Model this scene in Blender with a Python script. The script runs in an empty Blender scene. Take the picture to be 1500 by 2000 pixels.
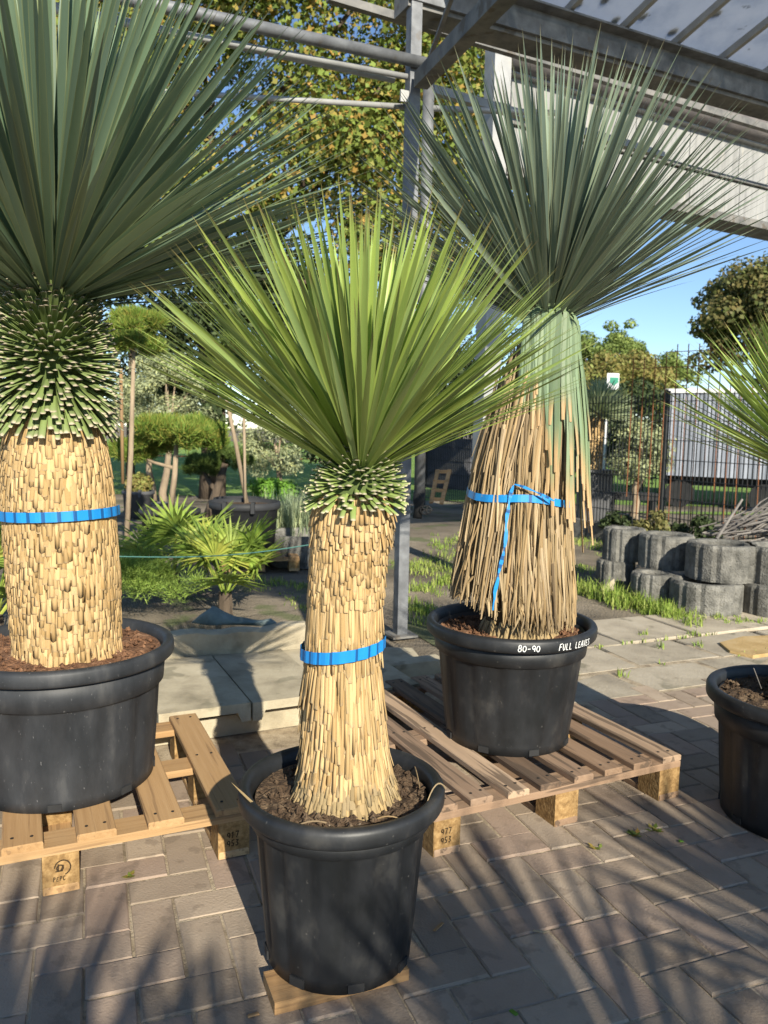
import bpy, math, random
import numpy as np
from math import sin, cos, tan, pi, radians, atan2, sqrt
from mathutils import Matrix, Vector
random.seed(7)
rng = np.random.default_rng(11)
sc = bpy.context.scene
COL = sc.collection

# ------------------------------------------------------------------ camera
CAM_H, FPX, PITCH, ROLL = 1.2, 1550.0, radians(6.0), radians(1.2)
fw = np.array([0, cos(PITCH), -sin(PITCH)]); r0 = np.array([1., 0, 0]); u0 = np.cross(r0, fw)
RT = r0 * cos(ROLL) + u0 * sin(ROLL); UP = np.cross(RT, fw)
CP = np.array([0, 0, CAM_H])
cam = bpy.data.cameras.new('camera'); cam_o = bpy.data.objects.new('camera', cam); COL.objects.link(cam_o)
cam.sensor_fit = 'VERTICAL'; cam.sensor_height = 36; cam.lens = 36 * FPX / 2000
cam.clip_start = 0.02; cam.clip_end = 600
cam_o.matrix_world = Matrix(((RT[0], UP[0], -fw[0], 0), (RT[1], UP[1], -fw[1], 0), (RT[2], UP[2], -fw[2], CAM_H), (0, 0, 0, 1)))
cam.dof.use_dof = True; cam.dof.focus_distance = 1.85; cam.dof.aperture_fstop = 7.5
sc.camera = cam_o

# ------------------------------------------------------------------ sky, sun, exposure
SUN_AZ, SUN_EL = radians(20), radians(27)      # sun stands behind the camera, to the right
sundir = Vector((sin(SUN_AZ) * cos(SUN_EL), -cos(SUN_AZ) * cos(SUN_EL), sin(SUN_EL)))
world = bpy.data.worlds.new('World'); sc.world = world; world.use_nodes = True
wn = world.node_tree.nodes; wl = world.node_tree.links
bg = wn['Background']; sky = wn.new('ShaderNodeTexSky'); sky.sky_type = 'NISHITA'; sky.sun_disc = False
sky.sun_elevation = SUN_EL; sky.sun_rotation = pi - SUN_AZ; sky.altitude = 0; sky.air_density = 0.85; sky.dust_density = 0.0; sky.ozone_density = 3.4
bg.inputs[1].default_value = 0.1
wl.new(sky.outputs[0], bg.inputs[0])
sun = bpy.data.lights.new('sun', 'SUN'); sun.energy = 5.0; sun.angle = radians(0.5); sun.color = (1, .93, .78)
sun_o = bpy.data.objects.new('sun', sun); COL.objects.link(sun_o)
sun_o.rotation_euler = (-sundir).to_track_quat('-Z', 'Y').to_euler()
sc.view_settings.view_transform = 'Standard'; sc.view_settings.look = 'None'
sc.view_settings.exposure = 0.8; sc.view_settings.gamma = 1
sc.render.engine = 'CYCLES'; sc.cycles.use_denoising = True
sc.cycles.max_bounces = 8; sc.cycles.transparent_max_bounces = 16

# ------------------------------------------------------------------ pixel helpers (1500 x 2000 photo)
def ray(x, y): return fw + RT * (x - 750) / FPX - UP * (y - 1000) / FPX
def G(x, y, z=0.0):
    v = ray(x, y); return CP + v * (z - CAM_H) / v[2]
def D(x, y, Y):
    v = ray(x, y); return CP + v * Y / v[1]
def pix(p):
    v = np.array(p, float) - CP; w = v @ fw
    return 750 + FPX * (v @ RT) / w, 1000 - FPX * (v @ UP) / w
def inview(p, m=60):
    v = np.array(p, float) - CP
    if v @ fw < .1: return False
    x, y = pix(p); return -m < x < 1500 + m and -m < y < 2000 + m

# ------------------------------------------------------------------ object helpers
WM = {}
def reg(o, parent=None, m=None):
    COL.objects.link(o); m = m or Matrix.Identity(4)
    if parent is not None:
        o.parent = parent; o.matrix_parent_inverse = WM[parent].inverted()
    o.matrix_basis = m; WM[o] = m
    return o
def tag(o, label=None, cat=None, group=None, kind=None):
    if label: o['label'] = label
    if cat: o['category'] = cat
    if group: o['group'] = group
    if kind: o['kind'] = kind
    return o
def empty(name, loc, label, cat, group=None):
    o = bpy.data.objects.new(name, None); o.empty_display_size = .1
    reg(o, None, Matrix.Translation(Vector(loc))); return tag(o, label, cat, group)
def inst(name, me, m, parent): return reg(bpy.data.objects.new(name, me), parent, m)

class MB:
    def __init__(s): s.V = []; s.F = []; s.A = {}; s.n = 0; s.nf = 0
    def add(s, v, f, **attr):
        v = np.asarray(v, float).reshape(-1, 3)
        s.V.append(v); s.F += [tuple(i + s.n for i in q) for q in f]
        s.n += len(v); s.nf += len(f)
        for k, a in attr.items(): s.A.setdefault(k, []).append(np.broadcast_to(np.asarray(a, float), (len(v),)))
        return s
    def box(s, c, size, rz=0.0, M=None, taper=1.0):
        x, y, z = np.array(size) / 2
        v = np.array([(-x, -y, -z), (x, -y, -z), (x, y, -z), (-x, y, -z), (-x * taper, -y * taper, z), (x * taper, -y * taper, z), (x * taper, y * taper, z), (-x * taper, y * taper, z)])
        if M is not None: v = v @ np.array(M).T
        if rz: R = np.array([(cos(rz), -sin(rz), 0), (sin(rz), cos(rz), 0), (0, 0, 1)]); v = v @ R.T
        return s.add(v + np.array(c), BOXF)
    def bar(s, p, q, w, h=None, up=(0, 0, 1)):
        p = np.array(p, float); q = np.array(q, float); d = q - p; L = np.linalg.norm(d); d /= L
        up = np.array(up, float); a = np.cross(d, up); a /= np.linalg.norm(a); b = np.cross(a, d); h = h or w
        v = [(pt + a * sx * w / 2 + b * sz * h / 2) for pt in (p, q) for sx, sz in ((-1, -1), (1, -1), (1, 1), (-1, 1))]
        return s.add(v, [(0, 1, 2, 3), (7, 6, 5, 4), (0, 4, 5, 1), (1, 5, 6, 2), (2, 6, 7, 3), (3, 7, 4, 0)])
    def tube(s, pts, r, n=8, cap=True, **attr):
        pts = np.array(pts, float); k = len(pts); r = np.broadcast_to(np.asarray(r, float), (k,))
        v = []; f = []; a = None
        for i in range(k):
            d = pts[min(i + 1, k - 1)] - pts[max(i - 1, 0)]; d = d / (np.linalg.norm(d) + 1e-9)
            if a is None: a = np.cross(d, (0, 0, 1) if abs(d[2]) < .9 else (1, 0, 0))
            a = a - d * (a @ d); a /= np.linalg.norm(a); b = np.cross(d, a)
            for j in range(n): t = 2 * pi * j / n; v.append(pts[i] + r[i] * (a * cos(t) + b * sin(t)))
        for i in range(k - 1):
            for j in range(n): j2 = (j + 1) % n; f.append((i * n + j, i * n + j2, (i + 1) * n + j2, (i + 1) * n + j))
        if cap: f.append(tuple(range(n - 1, -1, -1))); f.append(tuple((k - 1) * n + j for j in range(n)))
        return s.add(v, f, **attr)
    def lathe(s, prof, c=(0, 0, 0), n=64, fn=None, closed=False):
        v = []; f = []; k = len(prof)
        for i, (r, z) in enumerate(prof):
            for j in range(n):
                t = 2 * pi * j / n; rr = r + (fn(t, r, z, i) if fn else 0)
                v.append((c[0] + rr * cos(t), c[1] + rr * sin(t), c[2] + z))
        for i in range(k - 1):
            for j in range(n): j2 = (j + 1) % n; f.append((i * n + j, i * n + j2, (i + 1) * n + j2, (i + 1) * n + j))
        return s.add(v, f)
    def mesh(s, name, mat, smooth=False):
        me = bpy.data.meshes.new(name); V = np.concatenate(s.V)
        me.from_pydata(V.tolist(), [], s.F)
        for k, a in s.A.items():
            at = me.attributes.new(k, 'FLOAT', 'POINT'); at.data.foreach_set('value', np.concatenate(a).astype(np.float32))
        me.materials.append(mat)
        if smooth: me.polygons.foreach_set('use_smooth', [True] * len(me.polygons))
        me.update(); return me
    def build(s, name, mat, parent=None, smooth=False, m=None):
        return reg(bpy.data.objects.new(name, s.mesh(name, mat, smooth)), parent, m)
BOXF = [(0, 3, 2, 1), (4, 5, 6, 7), (0, 1, 5, 4), (1, 2, 6, 5), (2, 3, 7, 6), (3, 0, 4, 7)]

def bigmesh(name, V, nper, mat, attrs=None, loop=None):
    """many equal polygons: V (N, nper, 3)"""
    N = len(V); me = bpy.data.meshes.new(name)
    me.vertices.add(N * nper); me.vertices.foreach_set('co', V.reshape(-1).astype(np.float32))
    me.loops.add(N * nper); me.loops.foreach_set('vertex_index', np.arange(N * nper, dtype=np.int32))
    me.polygons.add(N); me.polygons.foreach_set('loop_start', np.arange(0, N * nper, nper, dtype=np.int32))
    for k, a in (attrs or {}).items():
        at = me.attributes.new(k, 'FLOAT', 'POINT'); at.data.foreach_set('value', np.repeat(a, nper).astype(np.float32))
    me.materials.append(mat); me.update(calc_edges=True); return me

# ------------------------------------------------------------------ materials
def lin(r, g, b):
    f = lambda c: ((c / 255 + .055) / 1.055) ** 2.4 if c > 10 else c / 255 / 12.92
    return (f(r), f(g), f(b))
def mat(name, cols, scale=6, rough=.8, bump=0, bscale=80, bdist=.004, metal=0, spec=.3, stretch=(1, 1, 1), rv=0.0, transl=0, attr=None, acols=None, rndcols=None, alpha=None, stops=None, spots=None, edge=None):
    """cols: ramp of colours driven by noise; acols: ramp on float attribute 't' multiplied/mixed; rndcols: ramp on random"""
    m = bpy.data.materials.new(name); m.use_nodes = True; nt = m.node_tree; N = nt.nodes; L = nt.links
    p = N['Principled BSDF']; out = N['Material Output']
    p.inputs['Roughness'].default_value = rough; p.inputs['Metallic'].default_value = metal
    p.inputs['Specular IOR Level'].default_value = spec
    tc = N.new('ShaderNodeTexCoord'); oi = N.new('ShaderNodeObjectInfo')
    mp = N.new('ShaderNodeMapping'); mp.inputs['Scale'].default_value = stretch
    off = N.new('ShaderNodeVectorMath'); off.operation = 'SCALE'; off.inputs[0].default_value = (37, 61, 23); L.new(oi.outputs['Random'], off.inputs['Scale'])
    ad = N.new('ShaderNodeVectorMath'); L.new(tc.outputs['Object'], ad.inputs[0]); L.new(off.outputs[0], ad.inputs[1])
    L.new(ad.outputs[0], mp.inputs[0])
    ns = N.new('ShaderNodeTexNoise'); ns.inputs['Scale'].default_value = scale; ns.inputs['Detail'].default_value = 7; ns.inputs['Roughness'].default_value = .62
    L.new(mp.outputs[0], ns.inputs['Vector'])
    def ramp(src, cs, lo=.3, hi=.7, st=None):
        r = N.new('ShaderNodeValToRGB'); e = r.color_ramp.elements
        st = st or [lo + (hi - lo) * i / max(1, len(cs) - 1) for i in range(len(cs))]
        while len(e) < len(cs): e.new(.5)
        for i, c in enumerate(cs): e[i].position = st[i]; e[i].color = (*c, 1)
        L.new(src, r.inputs[0]); return r.outputs[0]
    col = ramp(ns.outputs['Fac'], cols if len(cols) > 1 else cols * 2, st=stops)
    def mix(a, b, fac, mode='MIX'):
        x = N.new('ShaderNodeMix'); x.data_type = 'RGBA'; x.blend_type = mode
        if isinstance(fac, float): x.inputs[0].default_value = fac
        else: L.new(fac, x.inputs[0])
        L.new(a, x.inputs[6]); L.new(b, x.inputs[7]); return x.outputs[2]
    if rndcols or rv:
        at = N.new('ShaderNodeAttribute'); at.attribute_name = 'rnd'
        sm = N.new('ShaderNodeMath'); sm.operation = 'ADD'; L.new(at.outputs['Fac'], sm.inputs[0]); L.new(oi.outputs['Random'], sm.inputs[1])
        fr = N.new('ShaderNodeMath'); fr.operation = 'FRACT'; L.new(sm.outputs[0], fr.inputs[0])
    if rndcols:
        rc = ramp(fr.outputs[0], rndcols, 0, 1); col = mix(col, rc, .65)
    if rv:
        mr = N.new('ShaderNodeMapRange'); mr.inputs[3].default_value = 1 - rv; mr.inputs[4].default_value = 1 + rv; L.new(fr.outputs[0], mr.inputs[0])
        vm = N.new('ShaderNodeVectorMath'); vm.operation = 'SCALE'; L.new(col, vm.inputs[0]); L.new(mr.outputs[0], vm.inputs['Scale']); col = vm.outputs[0]
    if acols:                                        # [(pos,colour,alpha)] along attribute t
        at2 = N.new('ShaderNodeAttribute'); at2.attribute_name = 't'
        r = N.new('ShaderNodeValToRGB'); e = r.color_ramp.elements
        while len(e) < len(acols): e.new(.5)
        for i, (ps, c, al) in enumerate(acols): e[i].position = ps; e[i].color = (*c, al)
        L.new(at2.outputs['Fac'], r.inputs[0]); col = mix(col, r.outputs[0], r.outputs[1])
    if edge:                                         # (threshold, colour, blend) on attribute e: 0 midrib, 1 margin
        at3 = N.new('ShaderNodeAttribute'); at3.attribute_name = 'e'
        mr3 = N.new('ShaderNodeMapRange'); mr3.inputs[1].default_value = edge[0]; mr3.inputs[2].default_value = 1; mr3.inputs[4].default_value = edge[2]; L.new(at3.outputs['Fac'], mr3.inputs[0])
        rg3 = N.new('ShaderNodeRGB'); rg3.outputs[0].default_value = (*edge[1], 1); col = mix(col, rg3.outputs[0], mr3.outputs[0])
    if spots:                                        # (scale, threshold, colour, blend)
        n2 = N.new('ShaderNodeTexNoise'); n2.inputs['Scale'].default_value = spots[0]; n2.inputs['Detail'].default_value = 3; L.new(mp.outputs[0], n2.inputs['Vector'])
        mr2 = N.new('ShaderNodeMapRange'); mr2.inputs[1].default_value = spots[1]; mr2.inputs[2].default_value = spots[1] + .06; mr2.inputs[4].default_value = spots[3]; L.new(n2.outputs['Fac'], mr2.inputs[0])
        rgb = N.new('ShaderNodeRGB'); rgb.outputs[0].default_value = (*spots[2], 1); col = mix(col, rgb.outputs[0], mr2.outputs[0])
    L.new(col, p.inputs['Base Color'])
    if bump:
        b = N.new('ShaderNodeBump'); b.inputs['Strength'].default_value = bump; b.inputs['Distance'].default_value = bdist
        n3 = N.new('ShaderNodeTexNoise'); n3.inputs['Scale'].default_value = bscale; n3.inputs['Detail'].default_value = 5; L.new(mp.outputs[0], n3.inputs['Vector'])
        L.new(n3.outputs['Fac'], b.inputs['Height']); L.new(b.outputs[0], p.inputs['Normal'])
    sh = p.outputs[0]
    if transl:
        t = N.new('ShaderNodeBsdfTranslucent'); L.new(col, t.inputs[0]); x = N.new('ShaderNodeMixShader'); x.inputs[0].default_value = transl
        L.new(sh, x.inputs[1]); L.new(t.outputs[0], x.inputs[2]); sh = x.outputs[0]
    if alpha:
        t = N.new('ShaderNodeBsdfTransparent'); x = N.new('ShaderNodeMixShader'); x.inputs[0].default_value = alpha
        L.new(sh, x.inputs[1]); L.new(t.outputs[0], x.inputs[2]); sh = x.outputs[0]
    L.new(sh, out.inputs[0]); return m

MT = {}
MT['paver'] = mat('paver concrete', [(.2, .163, .118), (.29, .24, .178), (.37, .31, .235)], scale=9, rough=.9, bump=.6, bscale=170, bdist=.003, rv=.16, rndcols=[(.26, .2, .15), (.33, .25, .185), (.33, .228, .176), (.27, .21, .16), (.36, .275, .203)], spots=(16, .57, (.15, .115, .085), .4))
MT['sand'] = mat('joint sand', [(.18, .14, .095), (.36, .29, .2), (.48, .4, .29)], scale=18, rough=1, bump=1, bscale=200)
MT['earth'] = mat('earth', [(.08, .066, .05), (.2, .165, .12), (.32, .265, .195)], scale=1.3, rough=1, bump=1, bscale=60, bdist=.02, spots=(2.2, .56, (.09, .13, .035), .6))
MT['lawn'] = mat('lawn', [(.12, .2, .035), (.18, .29, .05), (.25, .35, .08)], scale=3, rough=1, bump=1, bscale=50, bdist=.03)
MT['concrete'] = mat('concrete', [(.25, .215, .15), (.4, .345, .245), (.5, .44, .32)], scale=5, rough=.95, bump=.6, bscale=120, rv=.08, spots=(7, .6, (.14, .13, .085), .5))
MT['flag'] = mat('flagstone', [(.25, .215, .165), (.36, .31, .235), (.44, .385, .3)], scale=4, rough=.95, bump=.8, bscale=70, rv=.15, spots=(5, .6, (.13, .12, .08), .6))
MT['ochre'] = mat('ochre stone', [(.3, .2, .08), (.42, .29, .13), (.5, .37, .2)], scale=6, rough=.95, bump=.7, bscale=60)
MT['ring'] = mat('ring concrete', [(.07, .068, .06), (.145, .14, .125), (.24, .23, .205)], scale=12, rough=1, bump=1, bscale=90, bdist=.012, rv=.12, spots=(60, .64, (.04, .04, .036), .7))
MT['pot'] = mat('pot plastic', [(.009, .01, .011), (.017, .018, .02), (.05, .048, .045)], scale=7, rough=.48, bump=.25, bscale=40, bdist=.002, spec=.45, stretch=(1.2, 1.2, .8), stops=[.38, .56, .74], spots=(85, .69, (.12, .115, .105), .45))
MT['potold'] = mat('dusty pot plastic', [(.016, .018, .021), (.03, .032, .036), (.075, .075, .075)], scale=8, rough=.55, bump=.25, bscale=40, bdist=.002, spec=.4, stops=[.36, .56, .76], stretch=(1.4, 1.4, .5), spots=(130, .685, (.22, .22, .22), .5))
MT['tub'] = mat('tub plastic', [(.02, .021, .023), (.04, .041, .044)], scale=4, rough=.6, spec=.3)
MT['greypot'] = mat('grey plastic', [(.06, .062, .065), (.1, .1, .105)], scale=4, rough=.6)
MT['soil'] = mat('soil', [(.035, .022, .014), (.09, .058, .035), (.19, .135, .085)], scale=38, rough=1, bump=1, bscale=150, bdist=.012, spots=(90, .7, (.4, .34, .25), .7))
MT['soilred'] = mat('bark soil', [(.07, .035, .02), (.17, .085, .045), (.3, .17, .1)], scale=36, rough=1, bump=1, bscale=120, bdist=.012, spots=(110, .74, (.6, .55, .5), .7))
STRAW = [(.35, .225, .085), (.48, .325, .14), (.58, .415, .2)]
MT['straw'] = mat(edge=(.8, (.3, .18, .07), .35), name='leaf base straw', cols=STRAW, scale=14, rough=.75, bump=.5, bscale=60, bdist=.002, stretch=(2, 2, .12), rv=.2, rndcols=[(.42, .275, .12), (.53, .365, .18), (.36, .22, .085), (.51, .36, .195), (.46, .31, .145), (.54, .385, .2)], acols=[(0, (.3, .19, .08), .0), (.9, (.35, .25, .14), .0), (1, (.3, .24, .16), .45)])
MT['strawgrey'] = mat(edge=(.8, (.2, .14, .08), .4), name='weathered leaf base', cols=[(.25, .175, .085), (.34, .25, .125), (.41, .31, .165)], scale=14, rough=.85, bump=.5, bscale=60, bdist=.002, stretch=(2, 2, .12), rv=.2, rndcols=[(.28, .2, .1), (.38, .28, .14), (.25, .19, .11), (.35, .235, .1)])
MT['dead'] = mat('dead leaf', [(.2, .135, .07), (.38, .265, .135), (.54, .41, .23)], scale=9, rough=.8, rv=.3, stretch=(3, 3, .3), rndcols=[(.12, .085, .055), (.42, .31, .165), (.3, .205, .1), (.53, .41, .24), (.2, .155, .105), (.4, .265, .12), (.16, .125, .085), (.46, .35, .21), (.28, .225, .16)], transl=.1)
MT['core'] = mat('trunk core', [(.1, .06, .025), (.2, .13, .055)], scale=12, rough=1)
MT['coredark'] = mat('skirt core', [(.05, .032, .016), (.1, .065, .03)], scale=12, rough=1)
MT['leafC'] = mat(edge=(.72, (.42, .45, .13), .7), name='yucca leaf green', cols=[(.21, .31, .08), (.27, .38, .1), (.32, .42, .125)], scale=5, rough=.42, spec=.4, rv=.22, transl=.22, stretch=(1, 1, .3), rndcols=[(.24, .34, .11), (.34, .45, .1), (.45, .55, .1), (.28, .37, .17), (.39, .49, .1), (.24, .33, .12)], acols=[(0, (.3, .34, .09), .7), (.1, (.2, .26, .08), .1), (.88, (.2, .24, .07), .0), (.97, (.2, .11, .06), .9), (1, (.16, .08, .05), 1)])
MT['leafL'] = mat(edge=(.72, (.36, .38, .16), .65), name='yucca leaf glaucous', cols=[(.12, .18, .12), (.16, .235, .155), (.2, .27, .18)], scale=5, rough=.4, spec=.45, rv=.25, transl=.18, stretch=(1, 1, .3), rndcols=[(.1, .165, .115), (.17, .24, .165), (.2, .28, .15), (.14, .2, .155), (.22, .3, .17), (.12, .18, .1)], acols=[(0, (.2, .26, .09), .7), (.1, (.13, .19, .09), .1), (.93, (.12, .16, .1), .0), (.99, (.16, .11, .06), .8)])
MT['leafR'] = mat(edge=(.72, (.36, .36, .18), .65), name='yucca leaf blue grey', cols=[(.135, .18, .135), (.175, .23, .175), (.21, .265, .195)], scale=5, rough=.4, spec=.45, rv=.25, transl=.18, stretch=(1, 1, .3), rndcols=[(.12, .17, .14), (.2, .26, .205), (.24, .3, .2), (.16, .22, .18), (.27, .325, .225), (.14, .185, .13)], acols=[(0, (.2, .25, .1), .7), (.1, (.14, .18, .1), .1), (.92, (.12, .15, .1), .0), (.99, (.15, .09, .06), .8)])
MT['skirtgreen'] = mat('folded green leaf', [(.14, .2, .12), (.2, .27, .15)], scale=6, rough=.5, rv=.2, transl=.12, stretch=(1, 1, .3), rndcols=[(.14, .2, .11), (.22, .28, .15), (.17, .24, .15)], acols=[(0, (.25, .32, .1), .5), (.3, (.18, .25, .13), 0.), (.74, (.2, .25, .13), .0), (.9, (.45, .3, .15), .95), (1, (.5, .34, .18), 1)])
MT['stub'] = mat('cut leaf stub', [(.18, .25, .055), (.25, .33, .085)], scale=8, rough=.5, rv=.2, transl=.08, rndcols=[(.17, .23, .055), (.27, .35, .1), (.2, .28, .07)], acols=[(0, (.2, .26, .06), .3), (.6, (.2, .27, .1), .2), (.9, (.3, .33, .16), .5), (1, (.52, .45, .33), .9)])
MT['stubdark'] = mat('cut leaf stub olive', [(.1, .14, .04), (.15, .2, .065)], scale=8, rough=.5, rv=.25, transl=.08, rndcols=[(.15, .2, .055), (.25, .32, .11), (.19, .25, .075)], acols=[(0, (.12, .16, .04), .3), (.6, (.15, .2, .075), .2), (.9, (.22, .25, .12), .5), (1, (.5, .42, .31), .9)])
MT['stubcore'] = mat('green crown core', [(.05, .075, .02), (.09, .12, .035)], scale=20, rough=.9)
MT['band'] = mat('blue plastic band', [(.01, .2, .55), (.015, .25, .62)], scale=9, rough=.35, spec=.5, acols=[(0, (.008, .06, .2), .0), (.5, (.008, .06, .2), 0), (.52, (.006, .05, .17), .85), (1, (.006, .05, .17), .85)])
MT['twine'] = mat('green twine', [(.04, .12, .11), (.06, .17, .15)], rough=.6)
MT['wood'] = mat('new pallet wood', [(.22, .125, .055), (.36, .22, .105), (.48, .32, .17)], scale=7, rough=.8, bump=.4, bscale=40, bdist=.003, stretch=(.35, 10, 10), rv=.2, rndcols=[(.27, .16, .075), (.43, .275, .135), (.33, .19, .08), (.46, .31, .165)], spots=(6, .57, (.17, .1, .05), .5))
MT['woodold'] = mat('weathered pallet wood', [(.12, .078, .05), (.25, .165, .105), (.4, .285, .19)], scale=4, rough=.85, bump=.4, bscale=40, bdist=.003, stretch=(.5, 8, 8), rv=.25, rndcols=[(.16, .105, .07), (.33, .21, .13), (.24, .165, .115), (.4, .285, .19)], spots=(5, .53, (.07, .05, .036), .7))
MT['chip'] = mat('pressed chip block', [(.15, .085, .032), (.28, .17, .068), (.4, .26, .115)], scale=60, rough=.9, bump=.6, bscale=120, rv=.12)
MT['nail'] = mat('nail head', [(.02, .018, .016)], rough=.7)
MT['ink'] = mat('black ink', [(.05, .032, .016)], rough=.9)
MT['whiteink'] = mat('white marker', [(.75, .75, .73)], rough=.8)
MT['steel'] = mat('galvanised steel', [(.1, .105, .11), (.17, .175, .185), (.25, .26, .27)], scale=9, rough=.6, metal=.35, bump=.1, bscale=90, spots=(14, .64, (.14, .12, .1), .5))  # kept dark all over to stand in for the roof's shade on the post
MT['steellight'] = mat('pale galvanised tube', [(.3, .3, .295), (.4, .4, .39)], scale=9, rough=.5, metal=.2, spots=(16, .64, (.3, .27, .23), .5))
MT['steeldark'] = mat('dull steel', [(.1, .1, .1), (.18, .175, .165), (.25, .235, .215)], scale=8, rough=.75, metal=.2, bump=.2, bscale=70, spots=(9, .6, (.1, .075, .05), .6))
MT['rust'] = mat('rusty steel', [(.15, .06, .03), (.27, .11, .045)], scale=30, rough=.95)
MT['wire'] = mat('dark fence wire', [(.02, .022, .022), (.035, .036, .036)], rough=.6)
MT['pane'] = mat('dirty roof glass', [(.5, .55, .63), (.64, .68, .74), (.7, .73, .78)], scale=5, rough=.35, transl=.62, alpha=.22, spec=.4, bump=.15, bscale=30, spots=(9, .7, (.06, .06, .04), .85))
MT['screen'] = mat('pale greenhouse cladding', [(.2, .2, .195), (.28, .28, .272), (.33, .33, .32)], scale=3, rough=.6, stretch=(6, 6, .6), bump=.05, spots=(4, .62, (.4, .37, .32), .5))
MT['roller'] = mat('rolled screen', [(.11, .1, .1), (.2, .18, .17)], scale=8, rough=.7, stretch=(1, 1, 5))
MT['white'] = mat('white paint', [(.62, .63, .64), (.75, .75, .75)], scale=4, rough=.6)
MT['trailer'] = mat('shaded white trailer cladding', [(.22, .24, .28), (.3, .32, .37)], scale=3, rough=.6)  # white wall; its bluish shade is put into this base colour
MT['dark'] = mat('black rubber', [(.015, .015, .016), (.03, .03, .03)], rough=.8)
MT['tarp'] = mat('teal woven plastic', [(.1, .13, .125), (.17, .215, .205), (.24, .29, .28)], scale=9, rough=.6, bump=.4, bscale=40, bdist=.01)
MT['slate'] = mat('grey panel', [(.09, .09, .1), (.15, .15, .16)], scale=4, rough=.85)
MT['bark'] = mat('bark', [(.06, .045, .032), (.14, .105, .075)], scale=14, rough=1, bump=1, bscale=40, bdist=.02, stretch=(1, 1, .25))
MT['barkpale'] = mat('pale bark', [(.2, .15, .1), (.36, .28, .19)], scale=14, rough=1, bump=1, bscale=40, bdist=.01, stretch=(1, 1, .25))
MT['bamboo'] = mat('stake', [(.2, .12, .06), (.3, .19, .09)], scale=14, rough=.7, stretch=(1, 1, .2))
def leafmat(n, cs, tr=.25, rough=.6): return mat(n, [cs[0], cs[-1]], scale=.9, rough=rough, rv=.25, transl=tr, rndcols=cs, spec=.25)
MT['maple'] = leafmat('maple leaf', [(.1, .155, .03), (.16, .22, .04), (.21, .26, .05), (.25, .28, .06), (.34, .27, .07), (.5, .24, .065), (.14, .2, .04), (.2, .25, .05)])
MT['brownleaf'] = leafmat('bronze leaf', [(.09, .11, .035), (.15, .13, .05), (.22, .15, .06), (.11, .14, .04)])
MT['farleaf'] = leafmat('far green leaf', [(.13, .19, .045), (.2, .27, .07), (.25, .29, .08)])
MT['farorange'] = leafmat('far orange leaf', [(.22, .19, .06), (.32, .22, .07), (.24, .24, .07), (.2, .23, .06)])
MT['hedge'] = leafmat('dark evergreen leaf', [(.022, .036, .013), (.038, .058, .02), (.065, .09, .03)], tr=.12)
MT['pine'] = leafmat('pine needle', [(.12, .21, .035), (.2, .31, .055), (.26, .36, .065), (.4, .28, .07), (.16, .26, .045)])
MT['pinedark'] = leafmat('dark pine needle', [(.05, .09, .02), (.08, .13, .03), (.13, .17, .04)])
MT['olive'] = leafmat('olive leaf', [(.22, .26, .14), (.31, .36, .21), (.38, .42, .27), (.4, .4, .16)])
MT['palm'] = leafmat('palm leaf', [(.15, .26, .04), (.23, .36, .06), (.3, .42, .08), (.45, .43, .09)], rough=.45)
MT['fern'] = leafmat('feathery leaf', [(.16, .27, .045), (.24, .37, .065), (.3, .38, .09)])
MT['silver'] = leafmat('silver grass', [(.24, .31, .18), (.34, .41, .27), (.42, .44, .22)])
MT['bright'] = leafmat('bright green leaf', [(.12, .26, .03), (.17, .32, .045)])
MT['grass'] = leafmat('grass blade', [(.16, .27, .035), (.23, .36, .05), (.3, .4, .07), (.36, .36, .12)])
MT['weedbrown'] = leafmat('dry weed', [(.2, .18, .07), (.3, .26, .1), (.12, .14, .04)])
MT['drystick'] = mat('dry cane', [(.1, .09, .085), (.24, .22, .2)], scale=8, rough=.9, rv=.4)
MT['green'] = mat('green paint', [(.02, .22, .14)], rough=.5)

# ================================================================== SETTING
def sheet(name, pts, z, m, kind='structure'):
    o = MB().add([(x, y, z) for x, y in pts], [tuple(range(len(pts)))]).build(name, m); return tag(o, kind=kind)
sheet('ground', [(-250, -60), (250, -60), (250, 320), (-250, 320)], -.022, MT['earth'])
sheet('lawn', [(-60, 13.6), (8, 13.6), (8, 60), (-60, 60)], -.014, MT['lawn'])
sheet('lawn', [(2.4, 12.2), (60, 12.2), (60, 60), (8.02, 60), (8.02, 13.0)], -.010, MT['lawn'])

# --- herringbone block pavement
PA = radians(20.5); pu = np.array([cos(PA), sin(PA)]); pv = np.array([-sin(PA), cos(PA)])
A0 = G(165, 1782)[:2]; UN = .1055
edgeP = G(1140, 1370)[:2]; edged = np.array([cos(radians(23)), sin(radians(23))]); edgen = np.array([-edged[1], edged[0]])
slabF = np.array([-.489, 2.936]); SA = radians(25); su = np.array([cos(SA), sin(SA)]); sv = np.array([-sin(SA), cos(SA)])
def onpave(c):
    if (c - edgeP) @ edgen > .0: return False
    if -2.2 < c[0] < 2.8 and -.4 < c[1] < 4.6:
        if (c - slabF) @ sv > .16 and (c - slabF) @ su < .8: return False
        return True
    return False
bed = tag(MB().add([(*(A0 + pu * a + pv * b), -.0048) for a, b in ((-2.6, -2.6), (4.0, -2.6), (4.0, 1.6), (-2.6, 1.6))], [(0, 1, 2, 3)]).build('pavement', MT['sand']), kind='structure')
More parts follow.
